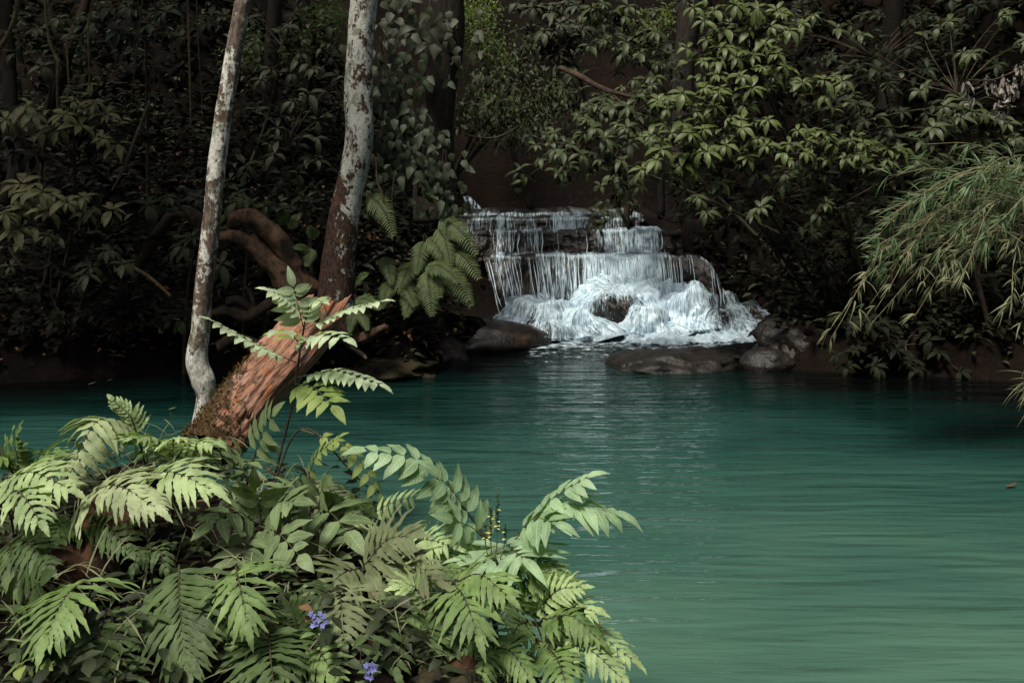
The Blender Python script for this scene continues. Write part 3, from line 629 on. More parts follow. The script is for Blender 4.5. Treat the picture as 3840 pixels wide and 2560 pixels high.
qg = np.stack([np.cos(a)[None]*11+0*L[:,None], np.sin(a)[None]*11+0*L[:,None], L[:,None]*2.5+0*a[None]],-1)
rd = rr[:,None]*(1+.18*fbm(q+3,3)+.07*fbm(qf,4)+.045*fbm(qg,3))
ext = np.zeros((n,sd_)); k = sstep(.86,1,np.linspace(0,1,n))[:,None]; jag = .13*fbm(np.stack([np.cos(a)*2.6,np.sin(a)*2.6,0*a],-1)+8,4)+.02
rightness = d[-1]@V(1,0,0); jag = jag+.10*np.clip(rightness,0,1)**3
v = path[:,None]+d*(rd*(1-.18*k))[...,None]+T[:,None]*(k*jag[None])[...,None]
left = -(d@unit(V(1,.1,.55))); moss = np.clip(.58+.42*left-(L[:,None]-.45)*.8,0,1)
mb = MB(); uv = np.stack([np.repeat((a/(2*math.pi))[None],n,0),np.repeat(L[:,None],sd_,1)],-1)
mb.add(v,grid_quads(n,sd_,True)[:,::-1],uv,moss.ravel())
rim = v[-1]; cen = path[-1]-T[-1]*.10; inner = rim+(cen-rim)*.35-T[-1]*.05; mid_ = rim+(cen-rim)*.75-T[-1]*.08+RNG.normal(size=(sd_,3))*.012
rings = np.stack([rim,inner,mid_,np.repeat(cen[None],sd_,0)]); mb.add(rings,grid_quads(4,sd_,True)[:,::-1],np.stack([np.repeat((a*3)[None],4,0),np.repeat(np.linspace(0,.3,4)[:,None],sd_,1)],-1),0.)
mb.build('trunk',M['log'],lg)
lv = Leaves(); vm = v.reshape(-1,3); mm = moss.ravel(); dm = np.repeat(d.reshape(1,-1,3),1,0).reshape(-1,3); idx = np.where(mm>.45)[0]
for _ in range(5200):
    i = int(RNG.choice(idx)); 
    if rnd(.35,.95) > mm[i]: continue
    lv.add(vm[i]+RNG.normal(size=3)*.006, unit(dm[i]+RNG.normal(size=3)*.7+V(0,0,.3)), RNG.normal(size=3), rnd(.010,.042), rnd(.005,.014), rnd(.2,1.2), .2)
mb = MB(); lv.put(mb,'broad',2); mb.build('moss',M['moss'],lg)
mb = MB()
for (b_,t_,w_) in (((1205,1230),(1280,1188),.030),((1190,1190),(1182,1135),.035),((1215,1200),(1215,1140),.03),((1090,1275),(1062,1262),.02),((905,1560),(925,1528),.022),((930,1565),(945,1535),.015)):
    p0,p1 = P(*b_,6.7 if b_[0]>1000 else 6.05),P(*t_,6.7 if b_[0]>1000 else 6.0); tube(mb,[p0,(p0+p1)/2,p1],[w_,w_*.7,w_*.1],10,8,0,0.,.3,20)
mb.build('splinter',M['log'],lg)
# rotten log under the near ferns
rl = thing('rotten_log','rotten brown log half hidden under the near ferns','log',P(420,2000,4.6)); mb = MB()
tube(mb,[P(560,1820,5.0),P(430,1930,4.7),P(330,2060,4.4),P(280,2160,4.2)],[.09,.12,.13,.12],60,28,0,.5,.28,10,2,lump=.2,seed=3); mb.build('trunk',M['rotten'],rl)
rl = thing('rotten_log','rotten reddish log sloping to the water at the bottom edge','log',P(1600,2480,3.9)); mb = MB()
tube(mb,[P(1380,2380,4.0),P(1560,2480,3.9),P(1760,2560,3.75)],[.06,.075,.07],50,24,0,.5,.25,10,2,lump=.2,seed=6); mb.build('trunk',M['rotten'],rl)

# ------------------------------------------------------------------ shrubs made of leaf whorls
TOCAM = lambda p: unit(V(0,0,HC+1.5)-p)
def whorl(lv, p, ax, n, L, droop=(.7,1.4), wr_=.36, spread=(58,100), tint=None, fold=.28, wav=.02):
    ax = unit(ax); ref = unit(np.cross(ax, V(.3,.5,.8))); b = np.cross(ax,ref); o = rnd(0,6.28); tn = rnd(0,1) if tint is None else tint
    for i in range(n):
        an = o+6.2832*i/n+rnd(-.3,.3); s = R(rnd(*spread)); d = (ref*math.cos(an)+b*math.sin(an))*math.sin(s)+ax*math.cos(s)
        l = L*rnd(.5,1.2); nn = ax*1.0+V(0,0,.5)-d*.2
        lv.add(p+d*l*.07, d+V(0,0,-.18), nn, l, l*wr_*rnd(.85,1.15), rnd(*droop), fold, wav, np.clip(tn+rnd(-.3,.3),0,1))
def shrub(label, base, whs, mat, group=None, L=.22, name='shrub', comp=1, darkmat=None, dark=0, twig='twig', n=(5,8), cam=.8, spread_px=60, wr_=.36, seedn=0, Yj=.25, darkY=.55, cat='shrub', droop=(.7,1.4)):
    bp = P(*base)
    if 0 < bp[0] < 4.4 and bp[1] < 16: bp = V(rnd(4.5,5.4),rnd(14.8,15.8),0)
    if not (bp[1] > 16 and 0 < bp[0] < 3.5): bp[2] = hz(bp[0],bp[1])-.05
    t = thing(name,label,cat,bp,group); lv = Leaves(); ld = Leaves(); tips = []
    pts = [P(*w_) for w_ in whs]
    for p in pts:
        tips.append(p); whorl(lv,p,V(rnd(-.3,.3),0,rnd(.5,1))+TOCAM(p)*cam,random.randint(*n),L*rnd(.85,1.1),droop,wr_)
        for _ in range(comp):
            s = spread_px*p[1]/FPX; q = p+V(rnd(-1.2,1.2)*s, rnd(.02,Yj), rnd(-.9,.9)*s); tips.append(q)
            whorl(lv,q,V(rnd(-.4,.4),0,rnd(.4,1))+TOCAM(q)*cam,random.randint(*n),L*rnd(.7,1.0),droop,wr_)
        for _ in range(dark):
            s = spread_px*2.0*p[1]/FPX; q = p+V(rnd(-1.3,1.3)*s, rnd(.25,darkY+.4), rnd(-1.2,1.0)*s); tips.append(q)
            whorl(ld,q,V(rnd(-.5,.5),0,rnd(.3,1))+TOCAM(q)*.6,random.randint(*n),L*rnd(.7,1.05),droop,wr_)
    cen = np.mean(pts,0); mb = MB()
    stem = tube(mb,[bp,(bp+cen)/2+V(rnd(-.1,.1),.3,.05),cen+V(0,.3,0)],[.035,.025,.012],24,8,disp=.1)
    br = mb
    for q in tips:
        j = int(np.argmin(np.linalg.norm(stem-q,axis=1)*1.0+np.abs(np.arange(len(stem))-len(stem)*.55)*.012)); s0 = stem[j]; m_ = (s0+q)/2+V(rnd(-.06,.06),.06,rnd(-.02,.10)); dq = np.linalg.norm(q-s0)
        for back in (.10,.20,.32):
            if dq < back+.1: break
            p_ = q+(m_-q)*min(1,back/(dq*.5)); tgt = lv if rnd(0,1)<.55 else ld; sd_ = V(rnd(-1,1),rnd(-.6,.2),rnd(-.3,.5)); tgt.add(p_,sd_+unit(q-m_)*.5,V(rnd(-.3,.3),rnd(-.7,-.2),1),L*rnd(.55,1.05),L*.36,rnd(.5,1.3),.28,.02)
        tube(br,[s0,m_,q],[.009,.006,.003],7,5,cap=False)
    mb.build('branch',M[twig],t)
    m1 = MB(); lv.put(m1,'broad',5); m1.build('foliage',mat,t)
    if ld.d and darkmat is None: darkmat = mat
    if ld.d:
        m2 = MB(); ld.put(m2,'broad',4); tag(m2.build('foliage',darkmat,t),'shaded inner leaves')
    return t
W = lambda Y,*l: [(a,b,Y+rnd(-.2,.2)) for a,b in l]
gR = 'leafy bushes hanging over the right bank'
shrub('topmost right bush, its bright leaf tufts reaching the top edge of the picture', (2760,420,14.4), W(13.0,(2680,40),(2720,110),(2800,60),(2890,100),(2960,115),(2640,80),(2760,20),(2840,30),(2720,180),(2600,30),(2930,50),(3010,90),(2810,120),(2650,150),(2870,160)), M['shrub'], gR, comp=1, darkmat=M['shrub_dark'], dark=1)
shrub('bright bush right of the rusty-streaked trunk, drooping tufts in a row', (2850,560,14.3), W(12.8,(2640,230),(2700,225),(2760,215),(2820,210),(2860,250),(2900,290),(2960,300),(3010,310),(3090,300),(3160,305),(2680,280),(2940,250),(2780,290)), M['shrub'], gR, darkmat=M['shrub_dark'], dark=1)
shrub('bush of hanging bright leaves in the middle of the right bank foliage', (2800,700,14.2), W(12.6,(2560,350),(2640,330),(2705,330),(2740,440),(2660,470),(2790,395),(2880,450),(2610,420),(2820,330),(2680,400),(2840,520),(2590,500),(2560,460),(2500,410),(2730,540)), M['shrub'], gR, darkmat=M['shrub_dark'], dark=1)
shrub('bush of larger drooping leaves above the fallen mossy trunk', (2760,760,14.0), W(12.5,(2520,500),(2570,570),(2650,570),(2720,545),(2800,590),(2610,630),(2640,560),(2480,560),(2550,620),(2780,480),(2460,600)), M['shrub'], gR, darkmat=M['shrub_dark'], dark=1)
shrub('bush with one lime green sprig reaching left over the dark recess', (2420,760,14.6), W(13.2,(2080,500),(2110,570),(2180,580),(2230,480),(2270,520),(2310,540),(2130,620),(2090,640),(2250,600),(2010,545),(2350,480),(2400,520),(2190,500),(2030,590),(2330,600)), M['shrub_mid'], gR, L=.20, darkmat=M['shrub_dark'], dark=1)
shrub('dull green bush around the rusty bare limb', (2420,560,15.6), W(14.8,(2320,460),(2250,420),(2400,350),(2440,320),(2480,370),(2350,400),(2300,400),(2440,430),(2210,390),(2380,300),(2170,440)), M['shrub_mid'], gR, L=.23, darkmat=M['shrub_dark'], dark=1)
shrub('spreading dark green spray left of the rusty-streaked trunk', (2520,380,16.4), W(15.6,(2300,170),(2350,160),(2400,200),(2270,150),(2470,190),(2510,210),(2340,60),(2400,80),(2280,60),(2220,30),(2440,100),(2560,230),(2480,240),(2200,40),(2460,120)), M['shrub_mid'], gR, L=.245, darkmat=M['shrub_dark'], dark=1)
shrub('dim olive bush of narrow leaves left of the green spray near the top edge', (2200,420,17.6), W(17.0,(2060,50),(2100,90),(2040,120),(2120,160),(2080,200),(2140,250),(2060,20),(2180,110),(2000,30),(2160,20)), M['dull_mid'], gR, L=.29, darkmat=M['shrub_dark'], dark=1)
shrub('sunlit bush sweeping right in a row of short drooping tufts', (3300,800,13.6), W(12.2,(2940,570),(2960,540),(3030,530),(3080,490),(3130,540),(3170,590),(3220,580),(3280,545),(3330,560),(3380,555),(3430,600),(3190,530),(3330,600),(3240,620),(3110,600),(3020,570)), M['shrub'], gR, L=.18, darkmat=M['shrub_dark'], dark=1)
shrub('bush just below the fallen mossy trunk, leaves in loose umbrellas', (3050,900,14.0), W(12.6,(2940,690),(2840,650),(3020,640),(3130,720),(3070,800),(3050,830),(3170,790),(2950,650),(3100,760),(2620,740),(2650,795),(2820,800),(2850,780),(2700,680)), M['shrub_mid'], gR, L=.21, darkmat=M['shrub_dark'], dark=1, comp=0)
shrub('dark bush beside the withered leaves high at the right edge', (3720,700,12.6), W(11.6,(3650,420),(3700,430),(3750,440),(3600,440),(3640,200),(3850,150),(3560,600),(3230,130),(3500,480),(3450,340),(3540,400),(3800,520),(3700,560),(3620,380),(3780,60),(3840,240),(3560,80)), M['shrub_mid'], gR, L=.19, darkmat=M['shrub_dark'], dark=1, comp=1)
shrub('nearly black bush in the deep shade of the upper right corner', (3400,500,15.0), W(13.8,(3200,120),(3280,220),(3340,330),(3120,200),(3050,60),(3420,180),(3500,60),(3380,420),(3300,60),(3480,260),(3180,380),(3060,400),(3600,100),(3660,20),(3240,460)), M['shrub_dark'], gR, L=.2, darkmat=M['shrub_dark'], dark=1)
shrub('small bush on the upper ledge around the slim trunk, overhanging the water', (2360,860,16.6), W(16.2,(2250,700),(2280,745),(2350,740),(2310,660),(2240,780),(2400,700),(2300,790),(2380,660),(2330,700)), M['shrub_mid'], gR, L=.24, darkmat=M['shrub_dark'], dark=1, comp=0)
shrub('added black bush darkening the waterline of the right bank behind the bamboo tips', (3500,1300,13.4), W(12.6,(3140,1330),(3180,1370),(3220,1290),(3280,1370),(3360,1310),(3440,1380),(3520,1320),(3600,1390),(3680,1330),(3760,1400),(3820,1350),(3200,1230),(3260,1200),(3300,1220),(3460,1230),(3640,1240)), M['dull_dark'], gR, L=.2, comp=1, darkmat=M['dull_dark'], dark=1)  # bush added to hide the sunlit bank; shade put into its leaf colour
shrub('near-black bush on the right bank above the slanting rock', (3300,1000,14.2), W(13.4,(2950,900),(3020,940),(3120,1040),(3140,940),(3200,1080),(3260,980),(3180,1150),(3320,1100),(2900,930),(3050,860),(3220,860)), M['dull_dark'], gR, L=.22, comp=1, darkmat=M['dull_dark'], dark=1)
gL = 'dull leafed bushes on the shaded left bank'
shrub('left bush with big pale whorls above a slanting fallen branch', (120,930,13.0), W(11.9,(330,800),(180,790),(100,720),(60,780),(80,690),(20,800),(130,850),(250,760),(420,790),(310,740),(60,860),(160,720)), M['dull'], gL, L=.25, comp=0, darkmat=M['dull_dark'], dark=1, n=(6,9))
shrub('left bush with a broad crown of narrow whorls below the hanging vines', (200,650,13.2), W(12.0,(385,520),(350,385),(300,470),(215,480),(60,430),(120,430),(20,450),(160,500),(280,380),(400,430),(100,400),(240,430),(440,540)), M['dull'], gL, L=.24, comp=0, darkmat=M['dull_dark'], dark=1, n=(6,9))
shrub('dim left bush hanging low over the waterline below the pale whorls', (260,1100,12.8), W(11.9,(340,1000),(300,1060),(180,885),(400,940),(460,990),(200,900),(330,1030),(40,1000)), M['dull_mid'], gL, L=.22, comp=0, darkmat=M['dull_dark'], dark=1)
shrub('nearly black low bush at the waterline near the left edge', (160,1260,12.7), W(12.2,(120,1100),(380,1150),(420,1100),(200,1200),(80,1220),(300,1180),(500,1150),(620,1200),(530,1080),(700,1190),(420,1220)), M['dull_dark'], gL, L=.2, comp=1, darkmat=M['dull_dark'], dark=0)
shrub('dim bush drooping from the top edge left of the slim lichen tree', (560,240,14.6), W(13.4,(500,40),(480,30),(590,50),(620,45),(440,120),(520,140),(360,80),(560,90),(410,30),(680,140)), M['dull_mid'], gL, L=.25, comp=0, darkmat=M['dull_dark'], dark=1)
shrub('dark bush at the top left corner behind the lianas', (130,330,14.6), W(13.6,(60,60),(140,110),(220,70),(270,130),(200,180),(300,60),(50,200),(20,130),(330,200),(160,250)), M['dull_mid'], gL, L=.23, comp=0, darkmat=M['dull_dark'], dark=1)
shrub('small hand-leafed plant beside the slim lichen tree above the roots', (690,930,12.7), W(12.3,(690,920),(720,890),(630,740),(740,745),(560,770),(830,990),(810,1000)), M['dull_mid'], gL, L=.25, comp=0, n=(7,9))
shrub('bush between the slim tree and the stout tree, paired pale leaves', (1180,700,13.6), W(13.2,(1190,450),(1185,520),(1190,600),(1040,480),(1010,540),(1100,380),(960,400),(1030,580),(1120,650),(900,720),(1050,700),(1140,740),(1160,350),(980,300),(920,620)), M['dull_mid'], gL, L=.25, comp=0, darkmat=M['dull_dark'], dark=1, n=(3,5))
shrub('low bright-leafed seedling on the leaf litter above the forked root', (910,760,13.0), W(12.8,(910,740),(890,760),(860,800),(1000,770),(1060,780),(820,860)), M['shrub_mid'], gL, L=.22, comp=0, n=(3,5))
shrub('distant dark bush behind the dim straight trunk', (900,260,16.5), W(15.8,(900,120),(840,60),(960,160),(1080,100),(1120,200),(1200,60),(1240,160),(1180,260),(880,240),(1020,260)), M['dull_mid'], gL, L=.26, comp=1, darkmat=M['dull_dark'], dark=1)

# leafy column of hanging creeper right of the stout trunk
def creeper(label, whs, L, mat, base, name='creeper'):
    t = thing(name,label,'creeper',P(*base)); lv = Leaves(); st = MB()
    for (px,py,Y,n,s) in whs:
        for _ in range(n):
            p = P(px+random.gauss(0,s),py+random.gauss(0,s*1.1),Y+rnd(-.25,.35)); d = unit(V(rnd(-.6,.6),rnd(-.6,-.1),rnd(-1,-.2)))
            lv.add(p,d,TOCAM(p)+V(rnd(-.4,.4),0,rnd(.1,.7)),L*rnd(.6,1.2),L*rnd(.5,.62),rnd(.3,1),.22,.02)
    for _ in range(16):
        a = random.choice(whs); b = random.choice(whs); p,q = P(a[0]+rnd(-40,40),a[1]-60,a[2]+.2),P(a[0]+rnd(-50,50),a[1]+rnd(100,260),a[2]+.2)
        tube(st,[p,(p+q)/2+V(rnd(-.08,.08),0,0),q],[.006,.006,.004],12,5)
    st.build('stem',M['twig'],t); m = MB(); lv.put(m,'heart',5); m.build('foliage',mat,t); return t
creeper('column of heart-leafed creeper hanging right of the stout lichen tree', [(1470,330,12.8,34,55),(1530,400,12.7,26,55),(1450,450,12.7,22,50),(1560,480,12.7,24,50),(1600,560,12.7,26,50),(1520,560,12.7,22,55),(1640,620,12.7,22,45),(1660,700,12.7,20,40),(1600,680,12.8,20,50),(1540,640,12.8,18,50),(1480,560,12.9,16,50),(1450,650,13,14,50),(1500,280,12.9,16,50),(1690,760,12.8,16,35)], .175, M['creeper'], (1560,900,13.1))
creeper('dark creeper veil at the top between the stout tree and the black trunk', [(1480,80,13.6,20,70),(1540,180,13.6,22,70),(1460,200,13.5,16,60),(1580,60,13.7,18,60),(1500,20,13.7,16,60),(1700,80,14,14,60),(1740,220,14,14,70)], .21, M['dull_mid'], (1520,300,13.9))

# ------------------------------------------------------------------ ferns and compound leaves
def frond(parent, base, tip, arch, n, Lp, wp, mat, stem, face=V(0,-.35,1), prof='lance', a0=72, a1=34, droop=.5, fold=.2, wav=.05, serr=.0, stipe=None, ns=9, start=.08, lenf=None, terminal=True, rr=.0035, name='frond', sag=None, stemname='midrib', alt=False, jit=.08):
    base,tip = np.array(base),np.array(tip); mid = (base+tip)/2+np.array(arch); c = catmull([base,mid,tip],40); T = np.gradient(c,axis=0); T /= np.linalg.norm(T,axis=1)[:,None]
    lv = Leaves(); tn = rnd(.1,.9)
    for i in range(n):
        t = start+(1-start)*(i/(n-.2)); k = min(39,t*39); k0 = int(k); p = c[k0]+(c[min(39,k0+1)]-c[k0])*(k-k0); tg = T[k0]
        nn = unit(face-tg*np.dot(face,tg)); side = np.cross(tg,nn); ang = R(a0+(a1-a0)*t)
        ll = Lp*(lenf(t) if lenf else min(1,.72+2.2*t)*(1-t)**.42+.06)
        for s in (-1,1):
            if rnd(0,1) < .035: continue
            if alt and s == 1: p = p+tg*.4*np.linalg.norm(tip-base)/n
            a = ang+rnd(-jit,jit); d = side*s*math.sin(a)+tg*math.cos(a)+nn*rnd(-.06,.10)
            lv.add(p,d,nn+side*s*.12+V(0,0,.15),ll*(rnd(.88,1.08) if rnd(0,1)<.9 else rnd(.55,.85)),wp*(.55+.45*(ll/Lp))*rnd(.92,1.08),droop*rnd(.7,1.3)*(1 if sag is None else sag),fold,wav,np.clip(tn+rnd(-.2,.2),0,1),serr)
    if terminal:
        nn = unit(face-T[-1]*np.dot(face,T[-1])); lv.add(c[-1],T[-1],nn,Lp*(.45 if prof!='ovate' else .95),wp*.9,droop,fold,wav,tn,serr)
    mb = MB(); lv.put(mb,prof,ns); o = mb.build(name,mat,parent)
    ms = MB(); pts = list(c[::5])+[c[-1]]
    if stipe is not None: pts = [np.array(stipe),(np.array(stipe)+base)/2+V(0,.03,.05)]+pts
    tube(ms,pts,[rr*1.5,rr,rr*.5],30,6); m = ms.build(stemname,stem,o); return o

gN = 'broad fingered ferns on the near bank'
def fern(label, root, fronds, group=gN):
    rp = np.array(P(*root)); rp[2] = min(rp[2], max(.3,hz(rp[0],rp[1]))); t = thing('fern',label,'fern',rp,group)
    for f in fronds:
        (b,tp,arch,n,Lp,wp,mk) = f[:7]; kw = f[7] if len(f) > 7 else {}
        kw = dict(kw); kw.setdefault('serr',.13); kw.setdefault('wav',.085)
        frond(t,P(*b),P(*tp),V(*arch),n,Lp*1.22,wp*1.2,M[mk],M['stem_dark'],stipe=rp+V(0,0,.02),ns=11,**kw)
    return t
FACE = V(0,-.9,.65); UP = V(0,-.25,1); FLAT = V(0,-.55,.85)
fern('dark large fern facing the viewer, long finger leaflets either side of an upright midrib', (680,2300,3.6), [((672,2120,3.72),(700,2500,3.35),(0,-.03,.03),15,.225,.034,'fern_dark',dict(face=FACE,a0=66,a1=26,droop=.5))])
fern('light green fern at the lower left spreading fingers towards the corner', (300,2400,3.6), [((345,2165,3.65),(175,2390,3.3),(0,-.03,.05),12,.205,.033,'fern_mid',dict(face=V(-.15,-.7,.8),a0=82,a1=22,droop=.55))])
fern('light green fern in the lower middle with fingers fanned downward', (880,2300,3.7), [((885,2130,3.7),(925,2330,3.4),(0,-.03,.06),9,.19,.030,'fern_mid',dict(face=V(.05,-.8,.7),a0=88,a1=20,droop=.6)),((880,2240,3.75),(900,2440,3.5),(0,-.02,.03),8,.17,.028,'fern_mid',dict(face=FACE,a0=80,a1=22))])
fern('shaded fern behind the light fern at the lower left', (420,2450,3.5), [((405,2280,3.75),(330,2600,3.35),(0,-.02,.02),11,.20,.034,'fern_dark',dict(face=FACE,a0=70,a1=25)),((420,2290,3.8),(500,2560,3.4),(0,-.02,.02),9,.17,.03,'fern_dark',dict(face=FACE))])
fern('dark fern at the bottom edge right of the large dark fern', (1020,2560,3.4), [((1010,2370,3.6),(1030,2600,3.25),(0,-.02,.03),11,.175,.030,'fern_dark',dict(face=V(0,-.6,.85),a0=82,a1=35)),((1010,2400,3.6),(900,2580,3.35),(0,0,.04),9,.14,.026,'fern_dark',dict(face=FACE))])
fern('pale fern with a curtain of hanging leaflets on the crest of the near bank', (560,1760,5.0), [((520,1650,4.9),(250,1800,4.5),(0,-.05,.20),13,.24,.040,'fern_spot',dict(face=V(0,-.15,1),a0=88,a1=60,droop=1.35,wav=.07))])
fern('young fern standing upright above the curtain fern, small curled leaflets', (560,1760,5.1), [((520,1650,5.0),(425,1500,4.95),(.02,0,.02),10,.09,.026,'fern_pale',dict(face=V(0,-.8,.5),a0=60,a1=30,droop=.9))])
fern('pale fern right of the curtain fern, leaflets swept like combs', (640,1800,4.8), [((650,1720,4.8),(520,1640,4.55),(0,-.02,.05),10,.20,.03,'fern_pale',dict(face=V(0,-.2,1),droop=.6)),((655,1730,4.8),(800,1660,4.5),(0,-.05,.06),10,.18,.03,'fern_pale',dict(face=V(0,-.2,1),droop=.8)),((650,1720,4.8),(660,1640,4.4),(0,-.02,.04),8,.19,.03,'fern_pale',dict(face=V(0,-.2,1),droop=.7))])
fern('bright fern fanning its fingers right beneath the comb-leafed fern', (560,1950,4.4), [((520,1800,4.4),(790,1830,4.05),(0,-.03,.06),11,.22,.034,'fern_pale',dict(face=V(.05,-.55,.9),a0=76,a1=20,droop=.75))])
fern('brown-speckled pale fern spreading left of the bright fanned fern', (400,2000,4.4), [((330,1850,4.4),(580,1900,4.0),(0,-.03,.07),12,.21,.035,'fern_spot',dict(face=V(0,-.6,.9),a0=80,a1=25,droop=.75))])
fern('pale fern at the left edge with tips pointing right', (60,1900,4.6), [((10,1800,4.5),(260,1830,4.2),(0,-.03,.06),11,.2,.034,'fern_pale',dict(face=V(0,-.5,.9),droop=.7)),((0,1850,4.4),(150,1950,4.0),(0,0,.06),10,.18,.032,'fern_pale',dict(face=V(0,-.5,.9),droop=.8)),((60,1790,4.7),(-40,1720,4.5),(0,0,.05),9,.16,.034,'fern_mid',dict(face=V(0,-.5,.9)))])
fern('upright fern at the left edge against the water', (80,1850,5.0), [((70,1800,5.0),(60,1640,4.8),(0,0,.03),9,.16,.034,'fern_mid',dict(face=V(0,-.8,.6),a0=60,a1=30,droop=.8)),((90,1800,5.0),(210,1700,4.8),(0,0,.05),9,.17,.034,'fern_mid',dict(face=V(0,-.4,.9),droop=.6)),((110,1800,5.0),(330,1720,4.8),(0,0,.04),9,.17,.036,'fern_spot',dict(face=V(0,-.4,.9),droop=.6))])
fern('dull speckled fern in the middle of the near bank with stiff spreading leaflets', (1360,2300,4.1), [((1350,2130,4.2),(1180,2290,3.95),(0,0,.05),8,.19,.032,'fern_dry',dict(face=FLAT)),((1360,2130,4.2),(1540,2010,4.1),(0,0,.05),8,.19,.032,'fern_dry',dict(face=FLAT)),((1360,2140,4.2),(1640,2180,4.0),(0,0,.05),9,.19,.034,'fern_dry',dict(face=FLAT,a0=60))])
fern('fern with drooping brown-edged leaflets behind the creamy shrubs by the water', (1150,1950,4.9), [((1160,1800,4.9),(1370,2010,4.6),(.02,0,.05),12,.17,.030,'fern_dry',dict(face=V(.2,-.3,.9),a0=85,a1=60,droop=1.2))])
fern('pale-fingered fern by the water with one long hanging finger', (1720,2350,4.0), [((1700,2190,4.05),(1790,2380,3.7),(0,-.02,.05),10,.20,.031,'fern_mid',dict(face=V(0,-.7,.75),a0=86,a1=20,droop=.6)),((1700,2190,4.05),(1900,2230,3.8),(0,0,.06),9,.16,.03,'fern_mid',dict(face=FLAT,droop=.6))])
fern('dark fern with arching strap leaflets above the lower blue flower', (1370,2500,3.7), [((1370,2260,3.85),(1350,2520,3.55),(0,-.02,.03),6,.24,.032,'fern_dark',dict(face=FACE,a0=84,a1=50,droop=.9)),((1370,2270,3.85),(1480,2500,3.6),(0,0,.04),7,.2,.03,'fern_dark',dict(face=FACE,droop=.9))])
fern('bright fern tips reaching out over the water at the bottom right', (2080,2500,4.2), [((2060,2380,4.2),(2370,2470,3.9),(0,0,.06),12,.15,.026,'fern_pale',dict(face=V(0,-.3,1),droop=.7)),((2040,2360,4.2),(2230,2290,4.0),(0,0,.05),10,.14,.026,'fern_pale',dict(face=FLAT,droop=.7)),((2010,2400,4.2),(2160,2520,3.9),(0,0,.04),10,.14,.026,'fern_mid',dict(face=FLAT)),((2050,2350,4.25),(2020,2240,4.1),(0,0,.04),8,.12,.026,'fern_mid',dict(face=FACE))])
fern('small fern at the bottom edge in front of the water fern', (1850,2560,3.9), [((1840,2430,3.95),(1800,2560,3.7),(0,0,.03),9,.13,.024,'fern_mid',dict(face=FACE)),((1850,2430,3.95),(1980,2530,3.8),(0,0,.04),9,.13,.024,'fern_mid',dict(face=FLAT)),((1850,2420,3.95),(1720,2440,3.8),(0,0,.04),8,.11,.022,'fern_mid',dict(face=FLAT))])
fern('sprawling fern beneath the flat palm-like leaf, tips over the water', (1880,2300,4.5), [((1800,2120,4.55),(2090,2120,4.3),(0,0,.05),11,.16,.026,'fern_mid',dict(face=V(0,-.3,1),droop=.8)),((1820,2150,4.5),(2130,2250,4.2),(0,0,.06),11,.17,.026,'fern_mid',dict(face=V(0,-.35,1),droop=.8)),((1800,2140,4.6),(1560,2080,4.4),(0,0,.05),11,.16,.028,'fern_spot',dict(face=FLAT)),((1830,2140,4.5),(1790,2280,4.2),(0,0,.04),10,.16,.026,'fern_dark',dict(face=FACE))])
fern('fern with curling pale fronds between the speckled fern and the water', (1560,2150,4.6), [((1480,2080,4.6),(1700,2050,4.4),(0,0,.05),11,.15,.026,'fern_pale',dict(face=FLAT)),((1500,2100,4.6),(1330,2000,4.5),(0,0,.05),10,.15,.026,'fern_spot',dict(face=FLAT)),((1500,2100,4.6),(1600,2200,4.3),(0,0,.03),9,.15,.026,'fern_mid',dict(face=FACE))])
fern('drooping young fern with a hanging tuft over the large dark fern', (560,2300,3.9), [((560,2060,3.95),(500,2130,3.85),(-.01,0,.03),6,.09,.02,'fern_dark',dict(face=V(0,-.4,.9),a0=80,droop=1.2)),((560,2060,3.95),(620,2130,3.85),(.01,0,.03),6,.09,.02,'fern_dark',dict(face=V(0,-.4,.9),a0=80,droop=1.2))])
fern('dim fern in the hollow at the left edge', (60,2200,4.2), [((40,2040,4.3),(180,2120,4.0),(0,0,.05),10,.17,.03,'fern_dark',dict(face=FLAT)),((30,2030,4.3),(60,2200,4.0),(0,0,.04),10,.16,.03,'fern_dark',dict(face=FACE))])
fern('shaded fern at the right of the upper blue flower', (1260,2480,3.6), [((1270,2200,3.9),(1290,2400,3.6),(0,0,.03),9,.16,.03,'fern_dry',dict(face=FACE)),((1270,2210,3.9),(1130,2330,3.7),(0,0,.04),8,.14,.028,'fern_dark',dict(face=FLAT))])

fern('pale fern bunch leaning over the water right of the long hanging finger', (2120,2560,4.0), [((2030,2330,4.1),(2250,2400,3.9),(0,0,.06),11,.13,.026,'fern_mid',dict(face=V(0,-.35,1),droop=.8)),((2080,2420,4.0),(2330,2540,3.8),(0,0,.05),11,.13,.026,'fern_pale',dict(face=V(0,-.35,1),droop=.7)),((2060,2430,4.0),(2130,2590,3.7),(0,0,.03),10,.13,.026,'fern_mid',dict(face=FACE)),((1980,2330,4.15),(1900,2440,3.9),(0,0,.04),9,.12,.024,'fern_mid',dict(face=FACE)),((2000,2300,4.2),(2180,2200,4.1),(0,0,.04),9,.11,.024,'fern_pale',dict(face=FLAT))])
fern('fern mat behind the long hanging finger beneath the flower spikes', (1950,2330,4.4), [((1930,2200,4.4),(2150,2180,4.2),(0,0,.05),11,.14,.025,'fern_mid',dict(face=V(0,-.35,1),droop=.8)),((1940,2220,4.4),(2190,2300,4.1),(0,0,.05),11,.14,.025,'fern_dark',dict(face=V(0,-.4,.9),droop=.8)),((1900,2220,4.4),(1960,2370,4.1),(0,0,.04),10,.14,.025,'fern_dark',dict(face=FACE)),((1880,2200,4.4),(1700,2150,4.2),(0,0,.05),10,.14,.026,'fern_mid',dict(face=FLAT))])
